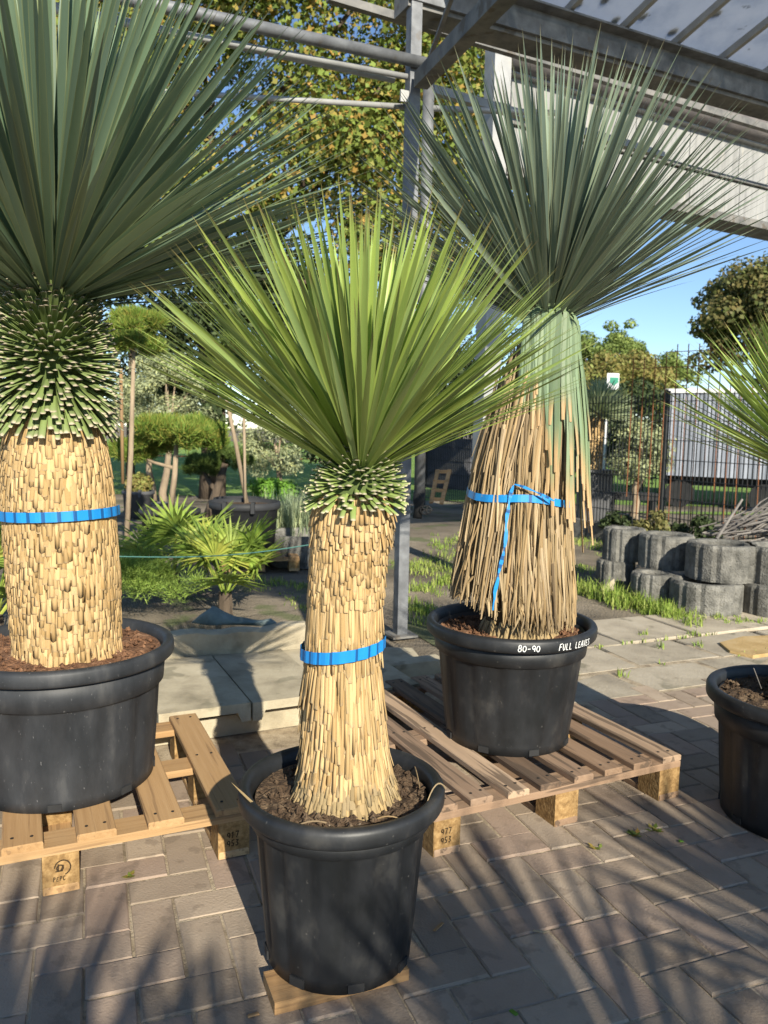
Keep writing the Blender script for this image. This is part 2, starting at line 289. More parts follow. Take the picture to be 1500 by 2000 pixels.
def paver_mesh(k):
    r = np.random.default_rng(k); l, w, h = .207 / 2, .1018 / 2, .045; c = .004
    j = lambda: r.uniform(-.0008, .0008)
    v = []
    for (x, y) in ((-l, -w), (l, -w), (l, w), (-l, w)): v.append((x, y, -h))
    for (x, y) in ((-l, -w), (l, -w), (l, w), (-l, w)): v.append((x + j(), y + j(), -c * r.uniform(.8, 1.4)))
    for (x, y) in ((-l + c, -w + c), (l - c, -w + c), (l - c, w - c), (-l + c, w - c)): v.append((x + j() * 2, y + j() * 2, 0))
    f = [(8, 9, 10, 11)] + [(a, (a + 1) % 4, 4 + (a + 1) % 4, 4 + a) for a in range(4)] + [(4 + a, 4 + (a + 1) % 4, 8 + (a + 1) % 4, 8 + a) for a in range(4)]
    return MB().add(v, f)
PM = [paver_mesh(k) for k in range(6)]; PMM = [p.mesh('paver', MT['paver']) for p in PM]
blocks = []
for j in range(-30, 40):
    for i in range(-40, 46):
        m = (i + j) % 4
        if m == 0: c = (i + 1, j + .5); ang = PA
        elif m == 2: c = (i + .5, j + 1); ang = PA + pi / 2
        else: continue
        p = A0 + pu * (c[0] - 2) * UN + pv * (c[1] - 1) * UN
        if onpave(p): blocks.append((p, ang))
def vis(b): return (0 if inview((*b[0], 0), 90) else 100) + np.hypot(*b[0])
blocks.sort(key=vis); rest = MB()
for k, (p, a) in enumerate(blocks):
    M = Matrix.Translation((p[0] + random.uniform(-.001, .001), p[1] + random.uniform(-.001, .001), random.uniform(-.003, .002))) @ Matrix.Rotation(a + random.uniform(-.008, .008), 4, 'Z') @ Matrix.Rotation(random.uniform(-.008, .008), 4, 'X') @ Matrix.Rotation(random.uniform(-.005, .005), 4, 'Y')
    if k < 300: inst('paver', PMM[k % 6], M, bed)
    else:
        q = PM[k % 6]; R = np.array(M); rest.add(q.V[0] @ R[:3, :3].T + R[:3, 3], q.F, rnd=random.random())
tag(rest.build('pavers', MT['paver'], bed), kind='stuff')

# --- concrete flagstones of the path at the right, the concrete apron left of the pot
path = tag(MB().add([(*(edgeP + edged * a + edgen * b), -.016) for a, b in ((-.2, .0), (3.2, .0), (3.2, 1.7), (-.2, 1.7))], [(0, 1, 2, 3)]).build('path', MT['earth']), kind='structure')
def slabpoly(pts, z0, z1, name, m, parent):
    n = len(pts); c = np.mean(pts, 0); ins = [c + (p - c) * .988 for p in pts]
    v = [(*p, z0) for p in pts] + [(*p, z1 - .008) for p in pts] + [(*p, z1 + random.uniform(-.003, .003)) for p in ins]
    f = [tuple(range(2 * n, 3 * n))] + [(a, (a + 1) % n, n + (a + 1) % n, n + a) for a in range(n)] + [(n + a, n + (a + 1) % n, 2 * n + (a + 1) % n, 2 * n + a) for a in range(n)]
    return MB().add(v, f).build(name, m, parent)
xs = [-.2, .42, .98, 1.6, 2.3, 3.0]
for row, (b0, b1) in enumerate(((.01, .33), (.35, .72), (.75, 1.25))):
    for k in range(len(xs) - 1):
        o = .22 * row
        q = [np.array(edgeP + edged * (a + o) + edgen * b) + rng.uniform(-.018, .018, 2) for a, b in ((xs[k], b0), (xs[k + 1] - .03, b0), (xs[k + 1] - .03, b1), (xs[k], b1))]
        slabpoly(q, -.03, random.uniform(-.006, .003), 'flagstone', MT['flag'], path)
tag(slabpoly([G(x, y)[:2] for x, y in ((1405, 1258), (1450, 1247), (1530, 1243), (1560, 1272), (1470, 1285), (1425, 1275))], -.02, .012, 'stone_slab', MT['ochre'], None), 'ochre stone slab lying at the edge of the grass', 'stone slab')
apron = tag(slabpoly([slabF + su * a + sv * b for a, b in ((.36, .72), (1.0, .3), (1.15, .9), (.4, 1.25))], -.03, .012, 'concrete_apron', MT['concrete'], None), kind='structure')

# --- raised trough slabs behind the pallets
def S(a, b, z): p = slabF + su * a + sv * b; return (p[0], p[1], z)
MSA = np.array([(cos(SA), -sin(SA), 0), (sin(SA), cos(SA), 0), (0, 0, 1)])
LB = ['concrete trough slab next to the left potted yucca', 'middle concrete trough slab of the raised row', 'concrete trough slab behind the thatched trunk of the front yucca']
for k, (a, b) in enumerate(((-.347, -.004), (.004, .328), (.336, .72))):
    t = empty('concrete_slab', S((a + b) / 2, .34, .09), LB[k], 'slab', 'trough slabs laid side by side')
    dz = (0, -.002, -.012)[k]; mb = MB()
    w = b - a; h1 = .035
    prof = [(a, .15), (b, .15), (b, .078), (b - .035, .078), (b - .05, .15 - h1), (a + .05, .15 - h1), (a + .035, .078), (a, .078)]
    v = [S(x, y, z + dz) for y in (0, .68) for x, z in prof]; n = 8
    mb.add(v, [tuple(range(n)), tuple(range(2 * n - 1, n - 1, -1))] + [(i, n + i, n + (i + 1) % n, (i + 1) % n) for i in range(n)])
    mb.build('slab', MT['concrete'], t)
wl_ = MB().box(S(-.2, .13, .04), (1.05, .1, .08), M=MSA).box(S(.2, .5, .038), (1.8, .1, .076), M=MSA).build('foundation_beam', MT['concrete']); tag(wl_, 'pale concrete beam carrying the raised slabs', 'beam')
w2 = MB().box(S(.56, .14, .035), (.44, .09, .07), M=MSA).build('foundation_beam', MT['concrete']); tag(w2, 'short concrete beam under the slab behind the front yucca', 'beam')
k_ = MB(); nn = 14
for i in range(nn + 1):
    a = -.36 + .84 * i / nn; b = .70 + .03 * sin(i * .5); top = .255 + .006 * sin(i * 1.7)
    k_.add([S(a, b, -.02), S(a, b - .01, top - .01), S(a, b + .01, top), S(a, b + .07, top - .004), S(a, b + .08, -.02)], [])
fs = []
for i in range(nn):
    for j in range(4): fs.append((i * 5 + j, (i + 1) * 5 + j, (i + 1) * 5 + j + 1, i * 5 + j + 1))
k_.F = fs + [(0, 1, 2, 3, 4), tuple(nn * 5 + j for j in (4, 3, 2, 1, 0))]
tag(k_.build('kerb', MT['concrete']), 'upright pale concrete kerb behind the raised slabs', 'kerb')

# ================================================================== PALLETS
def mark(mb, strokes, f, w):
    """flat pen strokes in the (u,v) plane mapped by f to the surface"""
    for s in strokes:
        for (x0, y0), (x1, y1) in zip(s[:-1], s[1:]):
            dx, dy = x1 - x0, y1 - y0; l = sqrt(dx * dx + dy * dy) + 1e-9; nx, ny = -dy / l * w / 2, dx / l * w / 2; ex, ey = dx / l * w * .3, dy / l * w * .3
            mb.add([f(x0 + nx - ex, y0 + ny - ey), f(x0 - nx - ex, y0 - ny - ey), f(x1 - nx + ex, y1 - ny + ey), f(x1 + nx + ex, y1 + ny + ey)], [(0, 1, 2, 3)])
def arc(cx, cy, rx, ry, a0, a1, n=12): return [(cx + rx * cos(radians(a0 + (a1 - a0) * i / n)), cy + ry * sin(radians(a0 + (a1 - a0) * i / n))) for i in range(n + 1)]
GL = {'8': [arc(.3, .74, .24, .24, 0, 360), arc(.3, .26, .28, .26, 0, 360)], '0': [arc(.3, .45, .3, .42, 0, 360)], '-': [[(.08, .42), (.5, .45)]],
      '9': [arc(.3, .66, .26, .26, 0, 360), [(.56, .66), (.5, .1)]], 'F': [[(.05, 0), (.08, 1), (.6, 1.05)], [(.08, .55), (.5, .58)]], 'U': [[(.03, .95), (.06, .3), (.25, 0), (.48, .2), (.55, .95)]],
      'L': [[(.08, 1), (.06, .05), (.5, .02)]], 'E': [[(.52, .92), (.1, .9), (.06, .02), (.52, .03)], [(.08, .48), (.42, .5)]], 'A': [[(0, 0), (.3, 1), (.58, 0)], [(.1, .4), (.48, .4)]],
      'V': [[(.0, 1), (.28, 0), (.58, 1)]], 'S': [[(.5, .88), (.3, 1), (.1, .8), (.45, .4), (.4, .1), (.05, .08)]], 'P': [[(.08, 0), (.08, 1), (.45, .95), (.5, .6), (.08, .5)]], 'C': [arc(.32, .5, .28, .5, 50, 310)],
      '7': [[(.05, 1), (.55, 1), (.25, 0)]], '1': [[(.1, .8), (.3, 1), (.3, 0)]], '5': [[(.5, 1), (.1, 1), (.1, .55), (.5, .45), (.45, .05), (.05, .05)]], '3': [[(.08, .95), (.5, .95), (.25, .55), (.52, .3), (.3, 0), (.05, .1)]], ' ': []}
def text(mb, s, f, h, w, x=0, y=0, sp=.75, slant=.1):
    for ch in s:
        mark(mb, [[(x + (a + slant * b) * h * .8, y + b * h) for a, b in st] for st in GL[ch]], f, w); x += sp * h * .95
    return x
def pallet(name, org, ang, W, Ln, bw, gap, mw, label, logo, hb=.144, nails=True, n=None):
    o = empty(name, (*org, 0), label, 'pallet', 'wooden pallets on the paving')
    u = np.array([cos(ang), sin(ang)]); v = np.array([-sin(ang), cos(ang)]); R3 = np.array([(u[0], v[0], 0), (u[1], v[1], 0), (0, 0, 1)])
    def L(a, b, z): p = np.array(org) + u * a + v * b; return (p[0], p[1], z)
    tb, ts = .019, .021; zt = hb - tb
    n = n or int((W + gap) / (bw + gap)); pitch = (W - bw) / (n - 1)
    boards = [MB().box((0, 0, 0), (1, 1, 1)).mesh('deck_board', MT[mw])]
    RA = Matrix.Rotation(ang, 4, 'Z')
    def board(nm, a, b, z, sx, sy, sz, m_, rot=0):
        # mesh long axis along local X so that the grain follows the board
        mb = MB(); c = .003
        x, y, zz = sx / 2, sy / 2, sz / 2
        vv = [(-x, -y, -zz), (x, -y, -zz), (x, y, -zz), (-x, y, -zz), (-x, -y, zz - c), (x, -y, zz - c), (x, y, zz - c), (-x, y, zz - c), (-x + c, -y + c, zz), (x - c, -y + c, zz), (x - c, y - c, zz), (-x + c, y - c, zz)]
        ff = [(0, 3, 2, 1), (8, 9, 10, 11)] + [(a_, (a_ + 1) % 4, 4 + (a_ + 1) % 4, 4 + a_) for a_ in range(4)] + [(4 + a_, 4 + (a_ + 1) % 4, 8 + (a_ + 1) % 4, 8 + a_) for a_ in range(4)]
        mb.add(vv, ff); M = Matrix.Translation(L(a, b, z)) @ Matrix.Rotation(ang + rot, 4, 'Z')
        return mb.build(nm, MT[m_], o, m=M)
    for k in range(n):
        a = bw / 2 + pitch * k + random.uniform(-.003, .003)
        d = board('deck_board', a, Ln / 2 + random.uniform(-.006, .004), zt + tb / 2 + .0005, Ln * random.uniform(.985, 1), bw * random.uniform(.95, 1.03), tb, mw, rot=pi / 2 + random.uniform(-.008, .008))
        if nails:
            nb = MB()
            for b in (.045, Ln / 2, Ln - .045):
                for s in (-.24, .24):
                    c = L(a + s * bw, b + random.uniform(-.006, .006), zt + tb + .0012); nb.tube([c, (c[0], c[1], c[2] + .0012)], .0045, 7)
            nb.build('nail', MT['nail'], d)
    for b in (.05, Ln / 2, Ln - .05): board('stringer_board', W / 2, b, zt - ts / 2, W, .095, ts, mw)
    for a in (.045, W / 2, W - .045):
        board('bottom_board', a, Ln / 2, .0105, Ln, .085, .019, mw, rot=pi / 2)
        for b in (.05, Ln / 2, Ln - .05):
            bl = MB().box((0, 0, 0), (.088, .094, zt - ts - .0)).build('block', MT['chip'], o, m=Matrix.Translation(L(a, b, (zt - ts) / 2 + .0)) @ RA)
            if b < .1 and logo:
                f = lambda x, y, a=a: L(a + x, .05 - .047 - .0008, .055 + y)
                mb = MB()
                if logo == 'ring':
                    if a < .1 or a > W * .4 and a < W * .6:
                        mark(mb, [arc(.004, .012, .019, .02, -70, 175, 16), arc(-.002, .012, .008, .008, 0, 360), [(-.012, .004), (.004, .004)], [(-.006, .004), (-.006, .022)], [(0, .006), (.006, .018)]], f, .0035)
                        text(mb, 'PEPC', f, .011, .0022, -.019, -.022)
                    else: text(mb, '917', f, .017, .003, -.02, .002); text(mb, '953', f, .017, .003, -.02, -.022)
                else:
                    if a < .1: text(mb, '977', f, .017, .003, -.02, .006); text(mb, '953', f, .017, .003, -.02, -.02)
                if mb.n: mb.build('stamp', MT['ink'], bl)
    return o
# right pallet: front edge through the pixel feet of its blocks
pr = G(846, 1676)[:2]; pe = G(1326, 1556)[:2]; angR = atan2(*(pe - pr)[::-1])
pallet('pallet', pr, angR, float(np.linalg.norm(pe - pr)), 1.08, .078, .05, 'woodold', 'weathered wooden pallet carrying the yucca with the shaggy dead-leaf skirt', 'num', n=8)
pl = G(-330, 1838)[:2]; ple = G(488, 1668)[:2]; angL = atan2(*(ple - pl)[::-1])
WL = float(np.linalg.norm(ple - pl))
pallet('pallet', pl, angL, WL, .78, .095, .05, 'wood', 'fresh orange wooden pallet under the largest potted yucca', 'ring', n=int(WL / .15))

# ================================================================== POTS
def pot(name, c, z0, h, R, rb, label, soilm, potm, soil_drop, group, flutes=16, feet=True, band=.28, soil_fn=None):
    o = empty(name, (c[0], c[1], z0), label, 'plant pot', group)
    N = 96; rimh = .045 * h / .4; lip = .02
    def fl(t, r, z, i):
        if i in FLI: return -.006 * (1 if sin(t * flutes) > .7 else 0)
        return 0
    zr = h - rimh; zb = h * (1 - band)
    def rad(z): return rb + (R - lip - .012 - rb) * (z / h)
    pr_ = [(0.001, .012), (rb - .02, .012), (rb - .012, .0), (rb, .0), (rb + .002, .03), (rad(.05), .05), (rad(h * .35), h * .35), (rad(zb) - .002, zb - .008), (rad(zb), zb - .002), (rad(zb) + .011, zb + .003), (rad(zr) + .011, zr - .001), (rad(h) - .006, zr + .004), (rad(h) - .008, h - .03), (rad(h * .7) - .012, h * .7)]
    FLI = (5, 6, 7)
    MB().lathe(pr_, (c[0], c[1], z0), N, fl).build('body', MT[potm], o, smooth=True)
    rim = [(R - .034, zr + .001), (R - .006, zr + .001), (R - .002, zr + .005), (R, zr + .012), (R, h - .012), (R - .004, h - .004), (R - .012, h), (R - .022, h - .002), (R - .03, h - .01), (R - .032, zr + .006)]
    ro = MB().lathe(rim, (c[0], c[1], z0), N, lambda t, r, z, i: .0015 * sin(3 * t + i * .3)).build('rim', MT[potm], o, smooth=True)
    if feet:
        for k in range(8):
            a = 2 * pi * (k + .35) / 8
            MB().box((c[0] + (rb + .0015) * cos(a), c[1] + (rb + .0015) * sin(a), z0 + .014), (.006, .035, .02), rz=a).build('drain_hole', MT['dark'], o)
    sz = z0 + h - soil_drop; rs = rad(h - soil_drop) - .004; sv_ = []; sf = []; nr, na = 12, 40
    sv_.append((c[0], c[1], sz + .01)); rg = np.random.default_rng(int(abs(c[0]) * 1000))
    for i in range(1, nr + 1):
        for j in range(na):
            t = 2 * pi * j / na; r = rs * i / nr
            sv_.append((c[0] + r * cos(t), c[1] + r * sin(t), sz + (rg.uniform(-.007, .009) if i < nr else 0) + (soil_fn(r * cos(t), r * sin(t)) if soil_fn else 0)))
    for j in range(na): sf.append((0, 1 + j, 1 + (j + 1) % na))
    for i in range(nr - 1):
        for j in range(na): a = 1 + i * na; b = a + na; sf.append((a + j, b + j, b + (j + 1) % na, a + (j + 1) % na))
    mb = MB().add(sv_, sf)
    for k in range(260):                              # clods
        t = rg.uniform(0, 2 * pi); r = rs * sqrt(rg.uniform(.02, .92)); s = rg.uniform(.003, .011)
        q = np.array([(1, 0, 0), (-1, 0, 0), (0, 1, 0), (0, -1, 0), (0, 0, 1), (0, 0, -1)]) * s * rg.uniform(.6, 1.4, (6, 3))
        mb.add(q + np.array((c[0] + r * cos(t), c[1] + r * sin(t), sz + .005)), [(0, 2, 4), (2, 1, 4), (1, 3, 4), (3, 0, 4), (2, 0, 5), (1, 2, 5), (3, 1, 5), (0, 3, 5)])
    mb.build('soil', MT[soilm], o)
    return o, ro

PG = 'black nursery pots with large yuccas'
C1 = np.array([-.082, 1.695]); Z1, H1, R1, B1 = .028, .392, .229, .162
C2 = np.array([-.945, 2.30]); Z2, H2, R2, B2 = .1445, .41, .318, .255
C3 = np.array([.447, 2.70]); Z3, H3, R3_, B3 = .1445, .41, .292, .212
C4 = np.array([1.335, 2.42]); Z4, H4, R4, B4 = 0., .41, .29, .225
pot('plant_pot', C1, Z1, H1, R1, B1, 'black pot standing on a short wooden plank on the paving', 'soil', 'pot', .03, PG, band=.2)
pot('plant_pot', C2, Z2, H2, R2, B2, 'wide dusty black pot with reddish soil on the fresh orange pallet', 'soilred', 'potold', .03, PG, band=.3, flutes=14)
_, rim3 = pot('plant_pot', C3, Z3, H3, R3_, B3, 'black pot with white handwriting on its rim on the weathered pallet', 'soilred', 'pot', .045, PG, band=.25)
pot('plant_pot', C4, Z4, H4, R4, B4, 'black pot standing directly on the paving beside the weathered pallet', 'soil', 'pot', .035, PG)
# handwriting on the rim
def onrim(x, y):
    a = -pi / 2 + x / (R3_ + .0008); r = R3_ + .0022
    return (C3[0] + r * cos(a), C3[1] + r * sin(a), Z3 + H3 - .041 + y)
mb = MB(); text(mb, '80-90', onrim, .021, .0024, -.022, .006, sp=.72); text(mb, 'FULL LEAVES', onrim, .02, .0023, .112, .006, sp=.7, slant=.2)
mb.build('handwriting', MT['whiteink'], rim3)
# plank under the front pot
pa = radians(22)
pk = MB().box((0, 0, 0), (.30, .10, .0275)).build('wooden_plank', MT['wood'], None, m=Matrix.Translation((C1[0] + .0, C1[1] - .085, .0142)) @ Matrix.Rotation(pa, 4, 'Z'))
tag(pk, 'short pale wooden plank under the front black pot', 'plank')

# ================================================================== YUCCAS
def frame(z, y):
    z = np.array(z, float); z /= np.linalg.norm(z); y = np.array(y, float); y = y - z * (y @ z); y /= np.linalg.norm(y) + 1e-9; x = np.cross(y, z)
    return x, y, z
def mtx(o, x, y, z, sx, sy, sz):
    return Matrix(((x[0] * sx, y[0] * sy, z[0] * sz, o[0]), (x[1] * sx, y[1] * sy, z[1] * sz, o[1]), (x[2] * sx, y[2] * sy, z[2] * sz, o[2]), (0, 0, 0, 1)))
def blade(curv, tw=0.0, n=7, fold=.28):
    """unit leaf: length 1 along z, half width 1 in x, bends to +y"""
    v = []; t_ = []
    for i in range(n + 1):
        t = i / n; w = (.55 + .45 * min(1, t / .3)) * (1 - max(0, (t - .5) / .5) ** 1.7) + .012
        ca, sa = cos(tw * t), sin(tw * t)
        for s in (-1, 0, 1):
            x = s * w; y = (abs(s) * w * fold)
            v.append((x * ca - y * sa, x * sa + y * ca, t)); t_.append(t)
    v = np.array(v); v[:, 1] -= 0; cv = np.array([(0, curv * t ** 2, -abs(curv) * .25 * t ** 2) for t in t_])
    f = []
    for i in range(n):
        a = i * 3; f += [(a, a + 1, a + 4, a + 3), (a + 1, a + 2, a + 5, a + 4)]
    return v, cv, f, np.array(t_), np.array([abs(x) for _ in range(n + 1) for x in (-1, 0, 1)], float)
# sideways size and bend scale differently: bake the bend for a width/length ratio of .02
BL = [blade(c, tw) for c, tw in ((.015, 0), (.04, .3), (.06, -.25), (.09, .2), (-.03, .4), (.12, -.3))]
def blade_mesh(k, m, ratio):
    v, cv, f, t, e = BL[k]; vv = v * np.array((ratio, ratio, 1)) + cv
    return MB().add(vv, f, t=t, e=e)
def fan(o, base, axis, L0, wid, thmax, n, m, nobj=300, droop=.1, r0=.035, hz=.06, pull=None, thmin=2, name='leaf', powr=.62, seed=1, shape=None):
    rg = np.random.default_rng(seed); ax = np.array(axis, float); ax /= np.linalg.norm(ax)
    e1 = np.cross(ax, (0, 1, 0)); e1 /= np.linalg.norm(e1); e2 = np.cross(ax, e1)
    LS = []
    for i in range(n):
        s = (i + .5) / n; th = radians(thmin + (thmax - thmin) * s ** powr) + rg.normal(0, .022); ph = i * 2.39996 + rg.normal(0, .12)
        rad_ = e1 * cos(ph) + e2 * sin(ph)
        d = ax * cos(th) + rad_ * sin(th)
        if pull is not None: d = d + pull * sin(th) ** 2
        d /= np.linalg.norm(d)
        b = np.array(base) + rad_ * r0 * min(1, s * 1.6) + ax * hz * (1 - s) - ax * .03 * s
        L = L0 * rg.uniform(.9, 1.04) * (.92 + .08 * sin(s * pi))
        if shape: L *= shape(th, ph, d)
        y = rad_ * cos(th) - ax * sin(th)                 # outward / downward side of the leaf
        k = int(rg.choice([0, 1, 2, 4] if s < .6 else [0, 1, 2, 3, 4] + ([5] if droop > .12 else [])))
        X, Y, Z = frame(d, y + rg.normal(0, .25, 3))
        tip = b + d * L
        LS.append((np.linalg.norm((b + tip) / 2 - CP) + (0 if inview((b + tip * 2) / 3, 100) else 50), b, X, Y, Z, L, wid / L0 * rg.uniform(.8, 1.12), k, rg.random()))
    LS.sort(key=lambda q: q[0]); ms = {}; joined = MB()
    for i, (_, b, X, Y, Z, L, ratio, k, r) in enumerate(LS):
        if i < nobj:
            q = (k, round(ratio * 4 / (wid / L0)) )
            if q not in ms: ms[q] = blade_mesh(k, m, q[1] * (wid / L0) / 4).mesh(name, MT[m], True)
            inst(name, ms[q], mtx(b, X, Y, Z, L, L, L), o)
        else:
            v, cv, f, t, e = BL[k]; vv = (v * np.array((ratio, ratio, 1)) + cv) * L
            joined.add(vv[:, :1] * X + vv[:, 1:2] * Y + vv[:, 2:] * Z + b, f, t=t, rnd=r, e=e)
    if joined.n: tag(joined.build('leaves', MT[m], o, True), kind='stuff')

def plate(k, tip=.8, nz=3):
    """unit scale: length 1 along z (to the tip), half width 1 x, thickness 1 y"""
    r = np.random.default_rng(k); v = []; t = []
    for i in range(nz):
        s = i / (nz - 1); w = 1 + (tip - 1) * s
        for x in (-1, 0, 1): v.append((x * w + r.uniform(-.06, .06), (1 - .7 * abs(x)) * (1 if i else .3), s + (r.uniform(-.05, .05) if i == nz - 1 else 0))); t.append(s)
    b = len(v)
    for i in range(nz):
        s = i / (nz - 1); w = 1 + (tip - 1) * s
        for x in (-1, 1): v.append((x * w * .9, 0, s)); t.append(s)
    f = []
    for i in range(nz - 1):
        a = i * 3; f += [(a, a + 1, a + 4, a + 3), (a + 1, a + 2, a + 5, a + 4)]
        c = b + i * 2; f += [(a + 3, c + 2, c, a), (a + 2, c + 1, c + 3, a + 5)]
    a = (nz - 1) * 3; c = b + (nz - 1) * 2; f += [(a, a + 1, a + 2, c + 1, c)]
    e = [abs(q[0]) for q in v]; mx = max(e); return v, f, t, [min(1., q / .95) for q in e]
PLT = [plate(k, tp) for k, tp in ((1, .95), (2, .8), (3, 1.05), (4, .7), (5, .9))]
class Trunk:
    def __init__(s, pts): s.p = np.array(pts, float)     # rows x, y, z, r
    def at(s, z): return [np.interp(z, s.p[:, 2], s.p[:, k]) for k in (0, 1, 3)]
    def pt(s, z, a, dr=0.): x, y, r = s.at(z); return np.array((x + (r + dr) * cos(a), y + (r + dr) * sin(a), z))
    def core(s, o, m, shrink=.008, n=28):
        mb = MB(); v = []; f = []; zs = np.linspace(s.p[0, 2], s.p[-1, 2], 24)
        for z in zs:
            for j in range(n): v.append(s.pt(z, 2 * pi * j / n, -shrink))
        for i in range(len(zs) - 1):
            for j in range(n): f.append((i * n + j, i * n + (j + 1) % n, (i + 1) * n + (j + 1) % n, (i + 1) * n + j))
        f.append(tuple((len(zs) - 1) * n + j for j in range(n)))
        return mb.add(v, f).build('trunk', MT[m], o, True)
def scales(o, trunk, tr, rows, m, name='leaf_base', nobj=300, seed=3, direct=None):
    """rows: function z -> (row pitch, half width, length, tilt deg, thickness, material)"""
    rg = np.random.default_rng(seed); z = tr.p[0, 2]; LS = []; zt = tr.p[-1, 2]
    while z < zt:
        pitch, hw, Ln, tilt, th, mm = rows(z); x, y, r = tr.at(z); n = int(2 * pi * r / (hw * 2 * .92)); ph = rg.uniform(0, 1)
        for j in range(n):
            a = 2 * pi * (j + ph) / n + rg.normal(0, .012); zz = z + rg.normal(0, pitch * .22); zz = min(zz, zt)
            l = Ln * rg.uniform(.85, 1.15); ti = radians(tilt + rg.normal(0, tilt * .3 + 1)); out = np.array((cos(a), sin(a), 0)); tang = np.array((-sin(a), cos(a), 0))
            dz = .02; sl = (tr.at(min(zz, zt))[2] - tr.at(max(zz - dz, tr.p[0, 2]))[2]) / dz
            dn = np.array((0, 0, -1)) - out * sl; dn /= np.linalg.norm(dn)
            d = dn * cos(ti) + out * sin(ti) + tang * rg.normal(0, .025); X, Y, Z = frame(d, out)
            b = tr.pt(zz, a, -.004) - d * l * .35
            LS.append((-(out @ np.array((-x, -y, 0))) / np.hypot(x, y) + (0 if inview(b, 10) else 5), b, X, Y, Z, hw * rg.uniform(.75, 1.2), th * rg.uniform(.7, 1.3), l * 1.35, int(rg.integers(5)), rg.random(), mm))
        z += pitch
    LS.sort(key=lambda q: q[0]); emit(o, LS, name, nobj)
def emit(o, LS, name, nobj, joinname=None):
    ms = {}; jn = {}
    # the parts spread evenly over the side that shows
    front = [q for q in LS if q[0] < -.25]; step = max(1, len(front) // max(1, nobj)); pick = set(id(q) for q in front[::step][:nobj])
    if len(pick) < nobj:
        for q in LS:
            if len(pick) >= nobj: break
            pick.add(id(q))
    for q in LS:
        (_, b, X, Y, Z, w, th, l, k, r, mm) = q
        if id(q) in pick:
            if (k, mm) not in ms: v, f, t, e = PLT[k]; ms[(k, mm)] = MB().add(v, f, t=t, e=e).mesh(name, MT[mm], True)
            inst(name, ms[(k, mm)], mtx(b, X, Y, Z, w, th, l), o)
        else:
            v, f, t, e = PLT[k]; v = np.array(v) * np.array((w, th, l))
            jn.setdefault(mm, MB()).add(v[:, :1] * X + v[:, 1:2] * Y + v[:, 2:] * Z + b, f, t=t, rnd=r, e=e)
    for mm, mb in jn.items(): tag(mb.build(joinname or name + 's', MT[mm], o, True), kind='stuff')
def collar(o, tr, z0, z1, n, Ln, hw, e0, e1, m='stub', nobj=300, seed=5, th=.004):
    """cut green leaf stubs round the trunk top: elevation e0 (bottom) to e1 (top)"""
    rg = np.random.default_rng(seed); LS = []
    for i in range(n):
        s = i / n; z = z0 + (z1 - z0) * s; a = i * 2.39996 + rg.normal(0, .05); el = radians(e0 + (e1 - e0) * s ** .9 + rg.normal(0, 5))
        x, y, r = tr.at(z); out = np.array((cos(a), sin(a), 0)); d = out * cos(el) + np.array((0, 0, 1)) * sin(el); X, Y, Z = frame(d, -out * sin(el) + np.array((0, 0, 1)) * cos(el))
        b = tr.pt(z, a, -.01); l = Ln(s) * rg.uniform(.8, 1.15)
        LS.append((-(out @ np.array((-x, -y, 0))) / np.hypot(x, y) + (0 if inview(b, 10) else 5), b, X, Y, Z, hw * rg.uniform(.8, 1.15), th, l, int(rg.integers(5)), rg.random(), m))
    LS.sort(key=lambda q: q[0]); emit(o, LS, 'leaf_stub', nobj)
    k = Trunk([(*tr.pt(z, 0, -tr.at(z)[2])[:2], z, tr.at(z)[2] + .004) for z in np.linspace(z0 + .02, tr.p[-1, 2], 12)]); k.core(o, 'stubcore', 0)
def wrap(tr, z, a0, a1, width, o, dzf, dr=.006, n=60, per=.028, m='band', name='blue_band'):
    v = []; t = []; f = []; s = 0; last = None
    for i in range(n + 1):
        a = a0 + (a1 - a0) * i / n; zc = z + dzf(a); p = tr.pt(zc, a, dr + .0012 * sin(i * 1.3))
        if last is not None: s += np.linalg.norm(p - last)
        last = p; q = (s / per) % 1; q = 1. if q > .8 else 0.
        for h in (-.5, .5): pp = tr.pt(zc + h * width, a, dr + .001 * sin(i * 1.3)); v.append(pp); t.append(q)
    for i in range(n): f.append((2 * i, 2 * i + 2, 2 * i + 3, 2 * i + 1))
    # give it thickness
    return MB().add(v, f, t=t).build(name, MT[m], o, False)

YG = 'large potted yuccas'
# ---- front yucca
def trk(c, rows): return Trunk([(c[0] + dx, c[1] + dy, z, r) for dx, dy, z, r in rows])
t1 = trk(C1, [(.012, .0, .385, .122), (.010, 0, .43, .106), (.007, 0, .50, .096), (.002, 0, .60, .090), (-.002, 0, .70, .084), (0, 0, .8, .083), (.008, 0, .95, .084), (.016, 0, 1.04, .085), (.022, 0, 1.07, .078), (.03, 0, 1.13, .05)])
y1 = empty('yucca', t1.pt(.39, 0, -.128), 'bright green yucca with straw-coloured shaggy trunk in the pot on the plank', 'yucca', YG)
t1.core(y1, 'core')
def rows1(z):
    if z < .46: return .018, .0055, .036, 9, .0022, 'strawgrey'
    if z < .54: return .026, .0055, .055, 5, .0022, 'straw'
    if z < .70: return .036, .0048, .085, 2.6, .002, 'straw'
    if z < .755: return .024, .004, .07, 1, .0022, 'straw'
    if z < .83: return .024, .0045, .07, 2.4, .002, 'straw'
    if z < .985: return .0175, .0055, .034, 4.2, .0026, 'straw'
    if z < 1.06: return .017, .0055, .042, 9, .003, 'straw'
    return .03, .005, .02, 5, .002, 'straw'
scales(y1, None, t1, rows1, 'straw')
collar(y1, t1, 1.045, 1.15, 420, lambda s: .046 - .008 * s, .0066, -32, 55, nobj=300)
